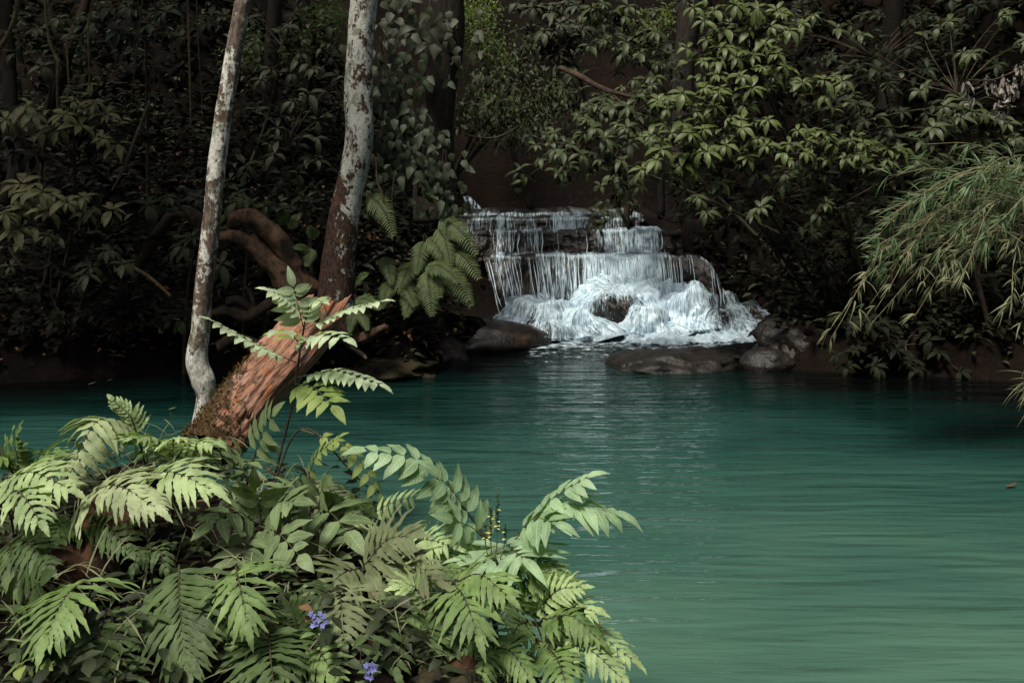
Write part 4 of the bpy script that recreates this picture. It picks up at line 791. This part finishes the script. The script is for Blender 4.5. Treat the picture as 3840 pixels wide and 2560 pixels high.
fern('fern with blunt mid-green fronds left of the long hanging finger', (1600,2440,3.9), [((1590,2280,4.0),(1480,2400,3.8),(0,0,.04),10,.14,.028,'fern_mid',dict(face=FACE)),((1600,2280,4.0),(1700,2420,3.8),(0,0,.03),10,.13,.026,'fern_dark',dict(face=FACE)),((1600,2270,4.0),(1500,2200,3.95),(0,0,.04),9,.13,.026,'fern_pale',dict(face=FLAT)),((1610,2330,3.95),(1600,2490,3.7),(0,0,.03),9,.13,.026,'fern_dark',dict(face=FACE))])
fern('low pale fern over the rotten log at the left', (330,2050,4.4), [((300,1960,4.4),(160,2060,4.2),(0,0,.05),10,.16,.03,'fern_mid',dict(face=FLAT)),((320,1960,4.4),(480,2060,4.1),(0,0,.05),10,.15,.03,'fern_dark',dict(face=FACE))])
fern('mid-green fern between the two blue flowers', (1130,2560,3.5), [((1130,2430,3.6),(1040,2540,3.4),(0,0,.03),9,.12,.026,'fern_mid',dict(face=FACE)),((1140,2420,3.6),(1260,2540,3.4),(0,0,.03),9,.13,.026,'fern_mid',dict(face=FACE)),((1130,2420,3.6),(1090,2290,3.6),(0,0,.03),8,.12,.026,'fern_dark',dict(face=FACE))])
# compound-leafed sapling and shrubs
OV = dict(prof='ovate', a0=80, a1=62, wav=.035, fold=.16, start=.22, lenf=lambda t:.7+.45*math.sin(math.pi*min(1,t*.9+.1)), jit=.12)
def cplant(label, stem, fronds, mat, stemmat='stem_dark', name='sapling', cat='sapling', w_=(.009,.004), group=None):
    pts = [P(*s) for s in stem]; t = thing(name,label,cat,pts[0],group); mb = MB(); tube(mb,pts,[w_[0],w_[1]],50,8,disp=.05); mb.build('stem',M[stemmat],t)
    for f in fronds:
        (b,tp,arch,n,Lp,wp) = f[:6]; kw = dict(OV); mk = mat
        if len(f) > 6: kw.update(f[6])
        mk = kw.pop('mat',mat); frond(t,P(*b),P(*tp),V(*arch),n,Lp,wp,M[mk],M['twig_green'],ns=7,name='compound_leaf',stemname='leaf_stalk',rr=.0022,**kw)
    return t
cplant('bright young sapling with compound leaves standing in front of the broken log',
 [(1030,1800,5.4),(1050,1700,5.4),(1090,1540,5.4),(1110,1420,5.4),(1125,1320,5.4),(1145,1200,5.4),(1160,1140,5.4)],
 [((1138,1230,5.4),(1100,1075,5.35),(0,0,.0),7,0.127,0.051,dict(face=V(0,-.55,.75),droop=.5,a0=95,a1=75)),
  ((1112,1360,5.4),(800,1205,5.2),(.0,0,-.01),9,0.103,0.051,dict(face=V(.1,-.1,1),droop=.5)),
  ((1140,1235,5.4),(1430,1130,5.3),(0,0,.02),9,0.086,0.045,dict(face=V(-.05,-.15,1),droop=.5)),
  ((1112,1415,5.4),(1420,1440,5.2),(0,0,.05),10,0.103,0.045,dict(face=V(0,-.15,1),droop=.6)),
  ((1105,1440,5.4),(1245,1520,5.1),(0,0,.04),6,0.152,0.063,dict(face=V(0,-.45,.9),droop=.6,mat='yellow_leaf')),
  ((1120,1280,5.4),(1290,1270,5.1),(0,0,.03),5,0.117,0.054,dict(face=V(0,-.3,.9),droop=.6)),
  ((1125,1290,5.4),(1040,1240,5.1),(0,0,.03),4,0.124,0.054,dict(face=V(0,-.3,.9),droop=.7)),
  ((1150,1200,5.4),(1010,1090,5.3),(0,0,.03),7,0.083,0.039,dict(face=V(0,-.4,.9),droop=.6)),
  ((1160,1150,5.4),(1210,1130,5.3),(0,0,.02),4,0.069,0.033,dict(face=V(0,-.4,.9)))],'sapling')
cplant('grey-green compound leaf shoot at the foot of the broken log',
 [(900,1900,4.9),(930,1800,4.9),(960,1700,4.9)],
 [((945,1730,4.9),(1020,1560,4.75),(0,0,.02),5,.125,.05,dict(face=V(0,-.75,.7),a0=78,a1=60,droop=.5)),
  ((960,1720,4.9),(900,1800,4.6),(0,0,.03),3,.13,.055,dict(face=FACE)),
  ((940,1740,4.9),(740,1700,4.6),(0,0,.04),5,.12,.05,dict(face=FLAT)),
  ((950,1780,4.9),(860,1690,4.6),(0,0,.02),3,.12,.055,dict(face=FACE))],'grey_leaf',name='seedling',cat='seedling')
cplant('thin arching shoot with small yellow-green leaves over the water right of the log',
 [(1000,1900,5.1),(1090,1650,5.1),(1160,1610,5.05),(1240,1680,5.0),(1320,1770,5.0),(1410,1850,4.95)],
 [((1130,1610,5.05),(1420,1850,4.95),(.05,0,.06),7,.085,.04,dict(face=V(0,-.3,1),a0=70,mat='yellow_leaf',droop=.8)),
  ((1150,1820,5.0),(1270,1640,4.9),(-.03,0,.03),7,.07,.03,dict(face=V(0,-.4,.9),mat='yellow_leaf'))],'yellow_leaf',name='seedling',cat='seedling',w_=(.006,.003))
gS = 'pale compound-leafed shoots by the water'
cplant('pale shoot arching left over the water with large hanging leaflets', [(1900,2260,4.6),(1850,2080,4.6),(1760,1930,4.6),(1660,1830,4.6)],
 [((1740,1920,4.6),(1375,1690,4.5),(.02,0,.09),8,.135,.06,dict(face=V(-.1,-.40,.9),a0=85,a1=45,droop=1.0,start=.05)),
  ((1830,2040,4.6),(1650,1790,4.5),(-.02,0,.05),6,.16,.062,dict(face=V(0,-.5,.85),a0=88,a1=70,droop=.6)),
  ((1850,2060,4.6),(1700,1950,4.4),(0,0,.03),4,.14,.055,dict(face=FACE))],'sumac',group=gS,name='shoot',cat='shoot')
cplant('pale shoot leaning right over the water with two long drooping sprays', [(1890,2260,4.5),(1900,2130,4.5),(1930,2020,4.5)],
 [((1925,2030,4.5),(2200,1790,4.4),(0,0,.04),8,.115,.046,dict(face=V(-.2,-.3,.9),a0=78,a1=50,droop=.9)),
  ((1950,2000,4.5),(2300,1920,4.35),(0,0,.08),7,.17,.058,dict(face=V(.1,-.3,.9),a0=75,a1=30,droop=1.1)),
  ((1930,2010,4.5),(2080,1960,4.3),(0,0,.05),4,.15,.05,dict(face=FLAT,droop=.7))],'sumac',group=gS,name='shoot',cat='shoot')
cplant('pale shoot ending in a flat palm-like fan of long leaflets', [(1860,2300,4.4),(1870,2160,4.4),(1885,2080,4.4)],
 [((1900,2040,4.45),(1960,2090,4.3),(0,0,.0),5,.24,.055,dict(face=V(0,-.45,.9),a0=120,a1=30,droop=.45,start=.0,prof='ovate')),
  ((1880,2050,4.45),(1820,2110,4.3),(0,0,.0),3,.22,.058,dict(face=V(0,-.45,.9),a0=70,a1=20,droop=.45,start=.0))],'sumac',group=gS,name='shoot',cat='shoot')
cplant('shoot with small bright leaflets beside the drooping brown-edged fern', [(1330,2150,4.8),(1360,2020,4.8),(1390,1930,4.8)],
 [((1380,1940,4.8),(1560,1860,4.7),(0,0,.02),6,.08,.026,dict(face=FLAT,prof='lance',serr=.1)),((1370,1970,4.8),(1330,1880,4.7),(0,0,.02),4,.08,.03,dict(face=FACE))],'fern_pale',name='seedling',cat='seedling')
cplant('broad dark-leafed plant in the middle of the near bank below the grey-green shoot', [(1000,2200,4.4),(980,2080,4.4),(970,1960,4.4)],
 [((960,1980,4.4),(880,2140,4.1),(0,0,.02),4,.125,.066,dict(face=FACE)),((970,1970,4.4),(1120,2080,4.1),(0,0,.03),5,.125,.064,dict(face=FACE)),((960,1960,4.4),(800,1960,4.2),(0,0,.05),4,.13,.06,dict(face=FLAT)),((980,1960,4.4),(1100,1880,4.3),(0,0,.04),5,.13,.06,dict(face=FLAT)),((980,1970,4.4),(960,1830,4.3),(0,0,.03),4,.13,.062,dict(face=FACE))],'grey_leaf',name='leafy_plant',cat='plant')
cplant('big smooth-leafed plant between the sapling foot and the water', [(1200,2120,4.7),(1190,2000,4.7),(1180,1920,4.7)],
 [((1170,1930,4.7),(1300,1990,4.4),(0,0,.05),3,.19,.085,dict(face=FLAT)),((1180,1920,4.7),(1060,1840,4.5),(0,0,.05),4,.15,.07,dict(face=FLAT)),((1190,1930,4.7),(1210,1830,4.6),(0,0,.03),3,.13,.075,dict(face=FACE)),((1190,1960,4.7),(1260,2120,4.4),(0,0,.02),4,.14,.06,dict(face=FACE))],'grey_leaf',name='leafy_plant',cat='plant')
cplant('small plant with yellow-green leaves at the bottom left corner', [(130,2600,3.4),(120,2500,3.4),(115,2460,3.4)],
 [((115,2465,3.4),(80,2500,3.25),(0,0,.01),2,.085,.046,dict(face=FACE)),((120,2465,3.4),(160,2480,3.3),(0,0,.01),1,.08,.045,dict(face=FACE))],'yellow_leaf',name='leafy_plant',cat='plant')
cplant('shaded broad-leafed plant at the left below the dim fern', [(60,2480,3.7),(70,2360,3.7),(80,2280,3.7)],
 [((80,2300,3.7),(150,2180,3.6),(0,0,.02),4,.11,.06,dict(face=FACE)),((80,2310,3.7),(-20,2290,3.5),(0,0,.03),4,.11,.06,dict(face=FACE)),((90,2320,3.7),(220,2260,3.5),(0,0,.03),4,.1,.05,dict(face=FLAT)),((80,2320,3.7),(60,2430,3.5),(0,0,.02),4,.1,.05,dict(face=FACE))],'fern_dark',name='leafy_plant',cat='plant')

# bracken on the far bank
gB = 'feathery bracken fronds on the far bank'
def bracken(label, root, fronds):
    rp = P(*root); t = thing('bracken',label,'fern',rp,gB)
    for (b,tp,arch,Lp) in fronds:
        base,tip = P(*b),P(*tp); c = catmull([base,(base+tip)/2+V(*arch),tip],44); T = np.gradient(c,axis=0); T /= np.linalg.norm(T,axis=1)[:,None]; face = V(0,-.75,.7); lv = Leaves(); tn = rnd(.2,.9)
        for i in range(20):
            t_ = .08+.92*i/20; k = int(t_*43); tg = T[k]; nn = unit(face-tg*np.dot(face,tg)); sd2 = np.cross(tg,nn); ll = Lp*(min(1,.6+2*t_)*(1-t_)**.6+.05)
            for s in (-1,1):
                d = sd2*s*math.sin(1.05)+tg*math.cos(1.05)
                lv.add(c[k],d+nn*rnd(0,.12),nn+V(0,0,.2),ll*rnd(.92,1.05),.030*(.5+.5*ll/Lp),rnd(.4,.9),.15,.05,np.clip(tn+rnd(-.2,.2),0,1),.22)
        mb = MB(); lv.put(mb,'lance',9); o = mb.build('frond',M['bracken'],t)
        ms = MB(); tube(ms,[rp,(rp+base)/2+V(0,-.05,.08)]+list(c[::6])+[c[-1]],[.006,.005,.002],24,5); ms.build('midrib',M['stem_dark'],o)
bracken('bracken beside the stout lichen tree, one frond hanging down', (1370,800,12.6), [((1375,720,12.4),(1480,890,12.1),(.03,0,.06),.24)])
bracken('lowest bracken left of the cascade, fronds hanging in a fan over the wet rock', (1600,1080,12.8), [((1620,990,12.5),(1760,1130,12.1),(.02,0,.10),.26),((1600,1010,12.5),(1620,1190,12.1),(0,0,.05),.24),((1590,1000,12.5),(1720,1060,12.1),(0,0,.10),.22)])
bracken('upper bracken left of the cascade, fronds drooping beside the top ledges', (1660,900,13.0), [((1640,820,12.7),(1790,960,12.3),(.02,0,.10),.26),((1640,850,12.7),(1690,1000,12.3),(.02,0,.06),.22),((1650,780,12.8),(1720,880,12.5),(.02,0,.05),.2)])
bracken('fullest bracken clump left of the cascade, overlapping fronds sloping right towards the first ledge', (1640,960,13.2), [((1660,930,12.7),(1800,1050,12.2),(.02,0,.10),.26),((1640,950,12.7),(1740,1100,12.2),(.02,0,.09),.26),((1620,960,12.7),(1650,1120,12.2),(0,0,.06),.24),((1560,1080,12.7),(1520,1190,12.3),(0,0,.05),.22),((1660,1040,12.6),(1770,1150,12.1),(.02,0,.08),.24),((1560,980,12.8),(1500,1080,12.4),(0,0,.06),.22)])
bracken('shadowed bracken under the leafy column near the mud ledge', (1480,1050,12.9), [((1480,1040,12.7),(1560,1150,12.3),(0,0,.06),.2),((1470,1050,12.7),(1430,1160,12.3),(0,0,.05),.18),((1440,960,12.8),(1470,1070,12.5),(0,0,.05),.18)])
bracken('bracken in the middle of the column below the creeper', (1580,900,13.0), [((1600,890,12.7),(1680,1000,12.4),(0,0,.08),.24),((1590,900,12.7),(1560,1030,12.4),(0,0,.05),.2),((1660,870,12.7),(1740,900,12.4),(0,0,.05),.2)])
bracken('small bracken between the forked root and the stout tree', (1170,960,12.6), [((1165,930,12.5),(1150,1000,12.3),(0,0,.03),.15),((1170,900,12.6),(1170,850,12.5),(0,0,.02),.13),((1165,940,12.5),(1100,930,12.3),(0,0,.03),.12)])
bracken('dim bracken under the stout tree behind the log tip', (1340,1130,12.3), [((1330,1120,12.2),(1430,1160,11.9),(0,0,.05),.16),((1330,1140,12.2),(1310,1250,12.0),(0,0,.03),.15),((1340,1140,12.2),(1380,1240,12.0),(0,0,.03),.15),((1330,1060,12.3),(1380,1030,12.1),(0,0,.03),.13)])
bracken('dim bracken low on the bank at the left of the slim tree', (640,1200,12.6), [((640,1180,12.5),(600,1250,12.3),(0,0,.03),.14),((650,1180,12.5),(690,1250,12.3),(0,0,.03),.14)])
bracken('bracken among the leaf litter above the roots', (1080,880,13.0), [((1070,850,12.9),(1050,780,12.8),(0,0,.02),.13),((1080,860,12.9),(1130,800,12.8),(0,0,.03),.13)])

# ------------------------------------------------------------------ lianas
gV = 'lianas hanging from the canopy at the left'
def liana(label, pts, wpx, mat='liana', group=gV):
    mb = MB(); p = trunk_pts(pts); tube(mb,p,[wr(a,pts[0][2]) for a in wpx],60,7,0,.5,.25,30,3)
    return tag(mb.build('liana',M[mat],None,p[0]),label,'liana',group)
liana('pale straight vine hanging free left of the slim lichen tree', [(702,-150,11.5),(704,0,11.5),(708,140,11.5),(712,300,11.5),(716,470,11.5)],[10,10,9,9,5])
liana('thinner dim vine right beside the pale straight vine', [(735,-100,11.7),(740,100,11.7),(748,230,11.7),(755,330,11.7),(758,450,11.7)],[6,6,6,5,3],'twig')
liana('thick pale vine crossing the top left corner', [(95,-60,12.2),(70,0,12.2),(48,90,12.2),(0,180,12.2),(-60,240,12.2)],[18,20,20,18,16])
liana('crooked vine with a knee hanging over the left bushes', [(170,-40,12.6),(172,60,12.5),(185,150,12.4),(205,205,12.4),(217,240,12.3),(215,330,12.3),(217,440,12.3)],[9,11,12,14,12,10,7])
liana('vine swinging right from the crooked vine near its knee', [(360,-40,12.6),(335,60,12.6),(320,120,12.5),(260,150,12.5),(215,165,12.5)],[8,10,10,9,8])
liana('short straight vine ending in the broad crowned left bush', [(250,150,12.4),(253,230,12.3),(258,330,12.2),(262,455,12.2)],[7,8,7,6])
liana('wavy thin vine right of the crooked vine', [(330,100,12.4),(332,220,12.3),(336,290,12.3),(334,320,12.3),(338,350,12.2)],[5,7,8,8,5])
liana('long diagonal vine slanting from the dim bush to the pale whorls', [(560,380,12.4),(525,470,12.3),(490,560,12.2),(460,640,12.1),(420,715,12.1)],[8,11,12,12,7])
liana('second diagonal vine falling away below the first diagonal one', [(700,480,12.8),(600,640,12.8),(540,680,12.7),(480,690,12.7)],[4,5,5,3],'twig')
liana('faint thin vine hanging in the dark gap near the slim tree', [(580,-80,13),(582,120,13),(575,260,13),(585,400,13)],[4,4,4,3],'twig')
liana('faint crooked vine just left of the dark gap', [(540,-40,12.6),(520,120,12.6),(505,260,12.6),(490,400,12.6)],[6,6,5,3],'twig')
liana('bare vine stem dropping to the waterline at the left', [(195,1000,12.3),(190,1080,12.2),(205,1140,12.2),(240,1190,12.2)],[6,6,6,4],'twig')
liana('brown hanging stem right of the stout tree above its bracken', [(1410,590,12.3),(1415,680,12.3),(1430,720,12.3),(1445,800,12.3)],[5,7,7,4])
liana('thin pale stem in front of the leafy column', [(1480,650,12.3),(1470,760,12.3),(1485,860,12.3)],[4,5,3],'twig')
liana('bare twig arching across the mouth of the dark recess', [(1730,500,14),(1790,515,14),(1850,518,14),(1900,500,14),(1950,470,14)],[6,8,8,7,4],'root_dim')

# ------------------------------------------------------------------ bamboo on the right
bt = thing('bamboo_clump','feathery bamboo clump arching in from the right edge over the dark water','bamboo',P(3960,1250,9.5))
def culm(b, m, t_, Y0, Y1, dens, dry, L=.20):
    pts = [P(*b,Y0),P(*m,(Y0+Y1)/2),P(*t_,Y1)]; c = catmull(pts,60); ms = MB(); tube(ms,list(c[::6])+[c[-1]],[.0055,.004,.0015],34,5)
    o = ms.build('culm',M['straw'],bt); lv = Leaves(); T = np.gradient(c,axis=0); T /= np.linalg.norm(T,axis=1)[:,None]
    for i in range(dens):
        k = int(60*rnd(.12,1)**.75*.99); p = c[k]; an = rnd(0,6.28); sp = rnd(.5,1.3); side = unit(np.cross(T[k],V(math.cos(an),math.sin(an),.3)))
        if rnd(0,1) < .35: p = p+side*rnd(.02,.12)
        for _ in range(random.randint(2,4)):
            d = unit(T[k]*rnd(.3,1.0)+side*sp+RNG.normal(size=3)*.25+V(0,-.1,-.35)); lv.add(p,d,V(rnd(-.4,.4),-.5,1),L*rnd(.55,1.2),rnd(.011,.020),rnd(.3,1.2),.25)
    mb = MB(); lv.put(mb,'blade',4); mb.build('foliage',M['bamboo_dry' if dry else 'bamboo'],o)
for i in range(22):
    y0 = rnd(640,1000); px1 = rnd(3290,3800); top = rnd(560,830)+abs(3700-px1)*.18
    culm((rnd(3900,4050),y0),((px1+3950)/2,top-rnd(0,40)),(px1-60,top+rnd(30,190)),rnd(8.6,9.8),rnd(8.3,9.4),random.randint(16,28),False)
for i in range(9):
    px1 = rnd(3170,3650); py = rnd(950,1230)-(px1-3170)*.1
    culm((3950,rnd(800,1000)),((px1+3860)/2,rnd(720,860)+abs(3500-px1)*.1),(px1,py),rnd(8.6,9.6),rnd(8.2,9.2),random.randint(10,18),i%2==0)
for (b,m,t_,dn,dry) in (((3960,850),(3400,860),(3115,1270),26,True),((3960,800),(3480,740),(3270,905),30,False),((3960,780),(3560,640),(3330,660),20,False),((3960,800),(3700,560),(3440,540),14,False),((3960,900),(3600,880),(3260,1220),30,True),((3960,950),(3640,900),(3420,1200),26,True),((3960,980),(3720,900),(3580,1060),24,True),((3960,900),(3820,900),(3790,1180),18,True),((3960,1050),(3880,1000),(3840,1240),16,True),((3960,860),(3560,800),(3200,1080),28,True)):
    culm(b,m,t_,9.2,8.6,dn,dry)
mb = MB(); lv = Leaves(); dd0 = P(4000,1330,8.4)
grass = thing('hanging_grass','thin grass tuft hanging at the right edge above the pool','grass tuft',P(3960,1330,8.2)); 
for i in range(40):
    p = P(rnd(3830,3960),rnd(1380,1500),8.0); lv.add(p,V(rnd(-.8,-.1),rnd(-.3,.3),rnd(-.8,.2)),V(0,-.4,1),rnd(.12,.3),.008,rnd(.5,1.4),.2)
lv.put(mb,'blade',4); mb.build('blades',M['bamboo_dry'],grass)
# withered leaves
wt = thing('withered_branch','bunch of curled grey-brown withered leaves hanging at the upper right edge','dead branch',P(3900,260,9.6)); mb = MB()
br = tube(mb,[P(3950,200,9.7),P(3800,270,9.6),P(3720,300,9.6),P(3630,300,9.6)],[.010,.007,.004],20,6); mb.build('branch',M['twig'],wt); lv = Leaves()
for (px,py,n) in ((3625,330,8),(3640,370,5),(3710,300,6),(3745,330,9),(3740,380,9),(3780,300,9),(3830,260,10),(3800,340,6),(3760,400,5),(3850,300,8)):
    for _ in range(n):
        p = P(px+rnd(-22,22),py+rnd(-26,20),9.6+rnd(-.06,.06)); lv.add(p,unit(V(rnd(-.5,.5),rnd(-.4,.2),-1)),RNG.normal(size=3)+V(0,-1,0),rnd(.08,.16),rnd(.025,.05),rnd(-2.2,2.6),rnd(.6,1.4),.18)
mb = MB(); lv.put(mb,'broad',7); tag(mb.build('withered_foliage',M['withered'],wt))

# ------------------------------------------------------------------ flowers
def blue_flower(label, root, top, heads):
    rp = P(*root); t = thing('blue_flower',label,'flower',rp); mb = MB(); tube(mb,[rp,(rp+P(*top))/2+V(.01,0,0),P(*top)],[.003,.002],16,6); mb.build('stem',M['twig_green'],t)
    lv = Leaves(); cal = MB()
    for (px,py) in heads:
        c = P(px,py,top[2]-.02); ax = unit(V(rnd(-.4,.4),-1,rnd(.0,.6))); ref = unit(np.cross(ax,V(0,0,1))); b = np.cross(ax,ref); o = rnd(0,6)
        for i in range(5):
            an = o+6.283*i/5; d = ref*math.cos(an)+b*math.sin(an)+ax*.3; lv.add(c,d,ax,rnd(.010,.0135),.0078,rnd(.3,.9),.15)
        tube(cal,[P(*top),(P(*top)+c)/2,c],[.0015,.0015,.002],6,5)
    mb = MB(); lv.put(mb,'broad',4); mb.build('petals',M['petal_blue'],t); cal.build('flower_stalk',M['twig_green'],t)
    ll = Leaves()
    for i in range(8):
        f = rnd(.2,.9); p = rp+(P(*top)-rp)*f; ll.add(p,V(rnd(-1,1),rnd(-.8,.1),rnd(.1,.5)),V(0,-.3,1),rnd(.04,.07),.025,.6,.2)
    mb = MB(); ll.put(mb,'broad',4); mb.build('foliage',M['fern_mid'],t)
blue_flower('violet-blue flower cluster, the upper and larger one among the dark ferns',(1165,2460,3.6),(1190,2310,3.5),[(1165,2300),(1180,2325),(1200,2300),(1215,2310),(1210,2345),(1222,2330),(1190,2340),(1172,2345),(1212,2370),(1175,2310),(1195,2325)])
blue_flower('violet-blue flower cluster, the lower and smaller one at the bottom edge',(1380,2640,3.4),(1385,2490,3.35),[(1372,2495),(1395,2490),(1408,2500),(1380,2515),(1375,2535),(1390,2540),(1400,2512)])
def spike(label, root, tops):
    rp = P(*root); t = thing('flower_spike',label,'flower',rp); st = MB(); lv = Leaves(); pe = Leaves()
    for (px,py,hpx) in tops:
        a = P(px,py+hpx,root[2]); b = P(px,py,root[2]); tube(st,[rp,(rp+a)/2,a,b],[.003,.003,.002],20,5)
        for i in range(int(hpx*.7)):
            p = a+(b-a)*rnd(0,1); an = rnd(0,6.28); lv.add(p,V(math.cos(an),math.sin(an),.7),V(0,0,1),rnd(.010,.018),.008,.4,.2)
        for i in range(int(hpx/30)+1):
            p = a+(b-a)*rnd(0,.7); an = rnd(3.4,6.0); pe.add(p,V(math.cos(an),math.sin(an),.1),V(0,0,1),.018,.014,.4,.1)
    st.build('stem',M['twig_green'],t); mb = MB(); lv.put(mb,'broad',2); mb.build('bracts',M['fern_dark'],t); mb = MB(); pe.put(mb,'broad',3); mb.build('blossom',M['petal_yellow'],t)
spike('tall flower spikes with pale yellow blossoms between the pale shoots',(1850,2200,4.35),[(1866,1845,150),(1840,1900,110),(1820,1960,70),(1895,1960,60)])
spike('short seed spikes with tiny yellow flowers at the edge of the water',(1640,2150,4.7),[(1540,2020,40),(1560,2030,36),(1578,2020,40),(1690,1930,60),(1722,1980,40)])
spike('single dark flower spike in front of the bright-leafed seedling',(1400,2180,4.5),[(1447,2000,50)])

# ------------------------------------------------------------------ ground cover, litter, far foliage
def scatter(name, label, n, region, mat, L, W_, lift=(0,.25), prof='broad', ns=3, droop=(.3,1.1), up=.6):
    lv = Leaves(); got = 0; xs = RNG.uniform(region[0],region[1],n*3); ys = RNG.uniform(region[2],region[3],n*3); zs = height(xs,ys); dsh = shore_dist(xs,ys)
    for x,y,z,ds in zip(xs,ys,zs,dsh):
        if ds < .12 or got >= n: continue
        if -1.2 < x < 3.4 and y > 14.6: continue
        got += 1; k = random.randint(2,4) if lift[1] > .05 else 1
        for _ in range(k):
            an = rnd(0,6.28); d = V(math.cos(an),math.sin(an)-.4,rnd(-.3,.6)*up); lv.add((x+rnd(-.06,.06),y+rnd(-.06,.06),z+rnd(*lift)),d,V(rnd(-.3,.3),rnd(-.6,.1),1),L*rnd(.6,1.25),W_*rnd(.7,1.2),rnd(*droop),.22,.02)
    mb = MB(); lv.put(mb,prof,ns); return tag(mb.build(name,mat),label,None,None,'stuff')
scatter('undergrowth','low mixed leaves filling the near bank between the ferns',1000,(-4.2,.6,3.0,8.2),M['under'],.10,.042,(.02,.22))
scatter('undergrowth','small bright leaves scattered between the near ferns',260,(-3.8,.6,3.4,8.0),M['fern_dark'],.085,.03,(.06,.25))
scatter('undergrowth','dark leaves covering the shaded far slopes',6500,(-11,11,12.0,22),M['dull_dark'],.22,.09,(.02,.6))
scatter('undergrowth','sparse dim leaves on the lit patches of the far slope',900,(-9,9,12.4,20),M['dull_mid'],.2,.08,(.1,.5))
scatter('leaf_litter','brown fallen leaves on the slope above the forked root',1500,(-6,-.8,12.7,17),M['litter'],.13,.06,(.01,.03),up=.2)
scatter('leaf_litter','fallen leaves strewn along the dark left waterline',500,(-9,-.9,12.2,13.4),M['litter'],.11,.05,(.0,.03),up=.2)
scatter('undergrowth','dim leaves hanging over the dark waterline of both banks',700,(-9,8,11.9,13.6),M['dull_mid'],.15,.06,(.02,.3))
scatter('dry_grass','thin dry blades between the near ferns',260,(-3.2,.5,3.3,6.6),M['bamboo_dry'],.22,.008,(.06,.3),prof='blade',ns=4,droop=(.5,1.6),up=1.6)
scatter('leaf_litter','brown dead leaves caught between the near ferns',14,(-3.2,.5,3.1,6.5),M['litter'],.09,.045,(.08,.26),up=.5)
# distant small-leafed trees lit through the gap above the cascade
def far_tree(label, base, cl, n, size, mat):
    b = P(*base); b[2] = min(b[2],hz(b[0],b[1])-.05); t = thing('distant_tree',label,'tree',b); mb = MB(); c0 = P(*cl[0][:3]); tube(mb,[b,(b+c0)/2,c0],[.07,.05,.03],16,8); tr = mb.build('trunk',M['bark_dark'],t)
    lm = MB()
    for c in cl[1:]:
        q = P(*c[:3]); tube(lm,[(b+c0)/2,(c0+q)/2,q],[.03,.02,.01],8,5)
    if lm.n: lm.build('limb',M['bark_dark'],t)
    for c in cl: crown(t,P(*c[:3]),(c[3]*c[2]/FPX,.5,c[4]*c[2]/FPX),n,size,mat,clump=18)
far_tree('small-leafed bright tree behind the black trunk above the dark recess',(1540,700,19.5),[(1850,300,18.6,110,120),(1800,120,18.8,90,90),(1920,420,18.4,100,60)],520,.11,M['canopy'])
far_tree('yellow-green sunlit tree far behind near the top centre',(2000,600,21),[(1760,60,20,60,70),(2080,360,19,80,60),(1800,30,20,50,40)],300,.10,M['canopy_bright'])
far_tree('pale small-leafed tree far behind between the two lichen trees',(1150,420,19),[(1180,130,18.2,90,90),(960,180,18.4,60,60),(1240,60,18.2,60,60)],420,.12,M['canopy'])
far_tree('bright far tree glimpsed right of the rusty-streaked trunk',(2480,500,19),[(2480,60,18.4,60,50),(2420,130,18.4,60,60)],260,.11,M['canopy_bright'])
far_tree('dim far tree above the top ledge filling the recess rim',(1590,620,17.6),[(1800,430,16.6,70,60),(1950,490,16.4,70,40),(2060,420,16.6,80,70),(1980,300,17,80,80),(2040,180,17.2,70,80)],360,.15,M['dull_mid'])

# floating leaves
gF = 'fallen leaves floating on the pool'
for i,(px,py,lab,mk) in enumerate(((400,1432,'curled brown leaf floating by the left bank','litter'),(255,1650,'reddish leaf floating behind the near ferns','litter'),(630,1540,'yellow leaf floating left of the slim lichen tree','yellow_leaf'),(330,1445,'thin pale leaf floating near the left shore','withered'),(3770,1830,'lone dark leaf floating at the far right of the pool','litter'),(1440,1455,'lone brown leaf floating off the mud ledge','litter'))):
    Y = HC*FPX/(py-HZ); p = P(px,py,Y); lv = Leaves(); mb = MB(); lv.add((p[0],p[1],.012),V(1,rnd(-.4,.4),.05),V(0,0,1),rnd(.07,.11),.045,-.5,.3,.05); lv.put(mb,'broad',5)
    tag(mb.build('floating_leaf',M[mk],None,V(p[0],p[1],.012)),lab,'leaf',gF)
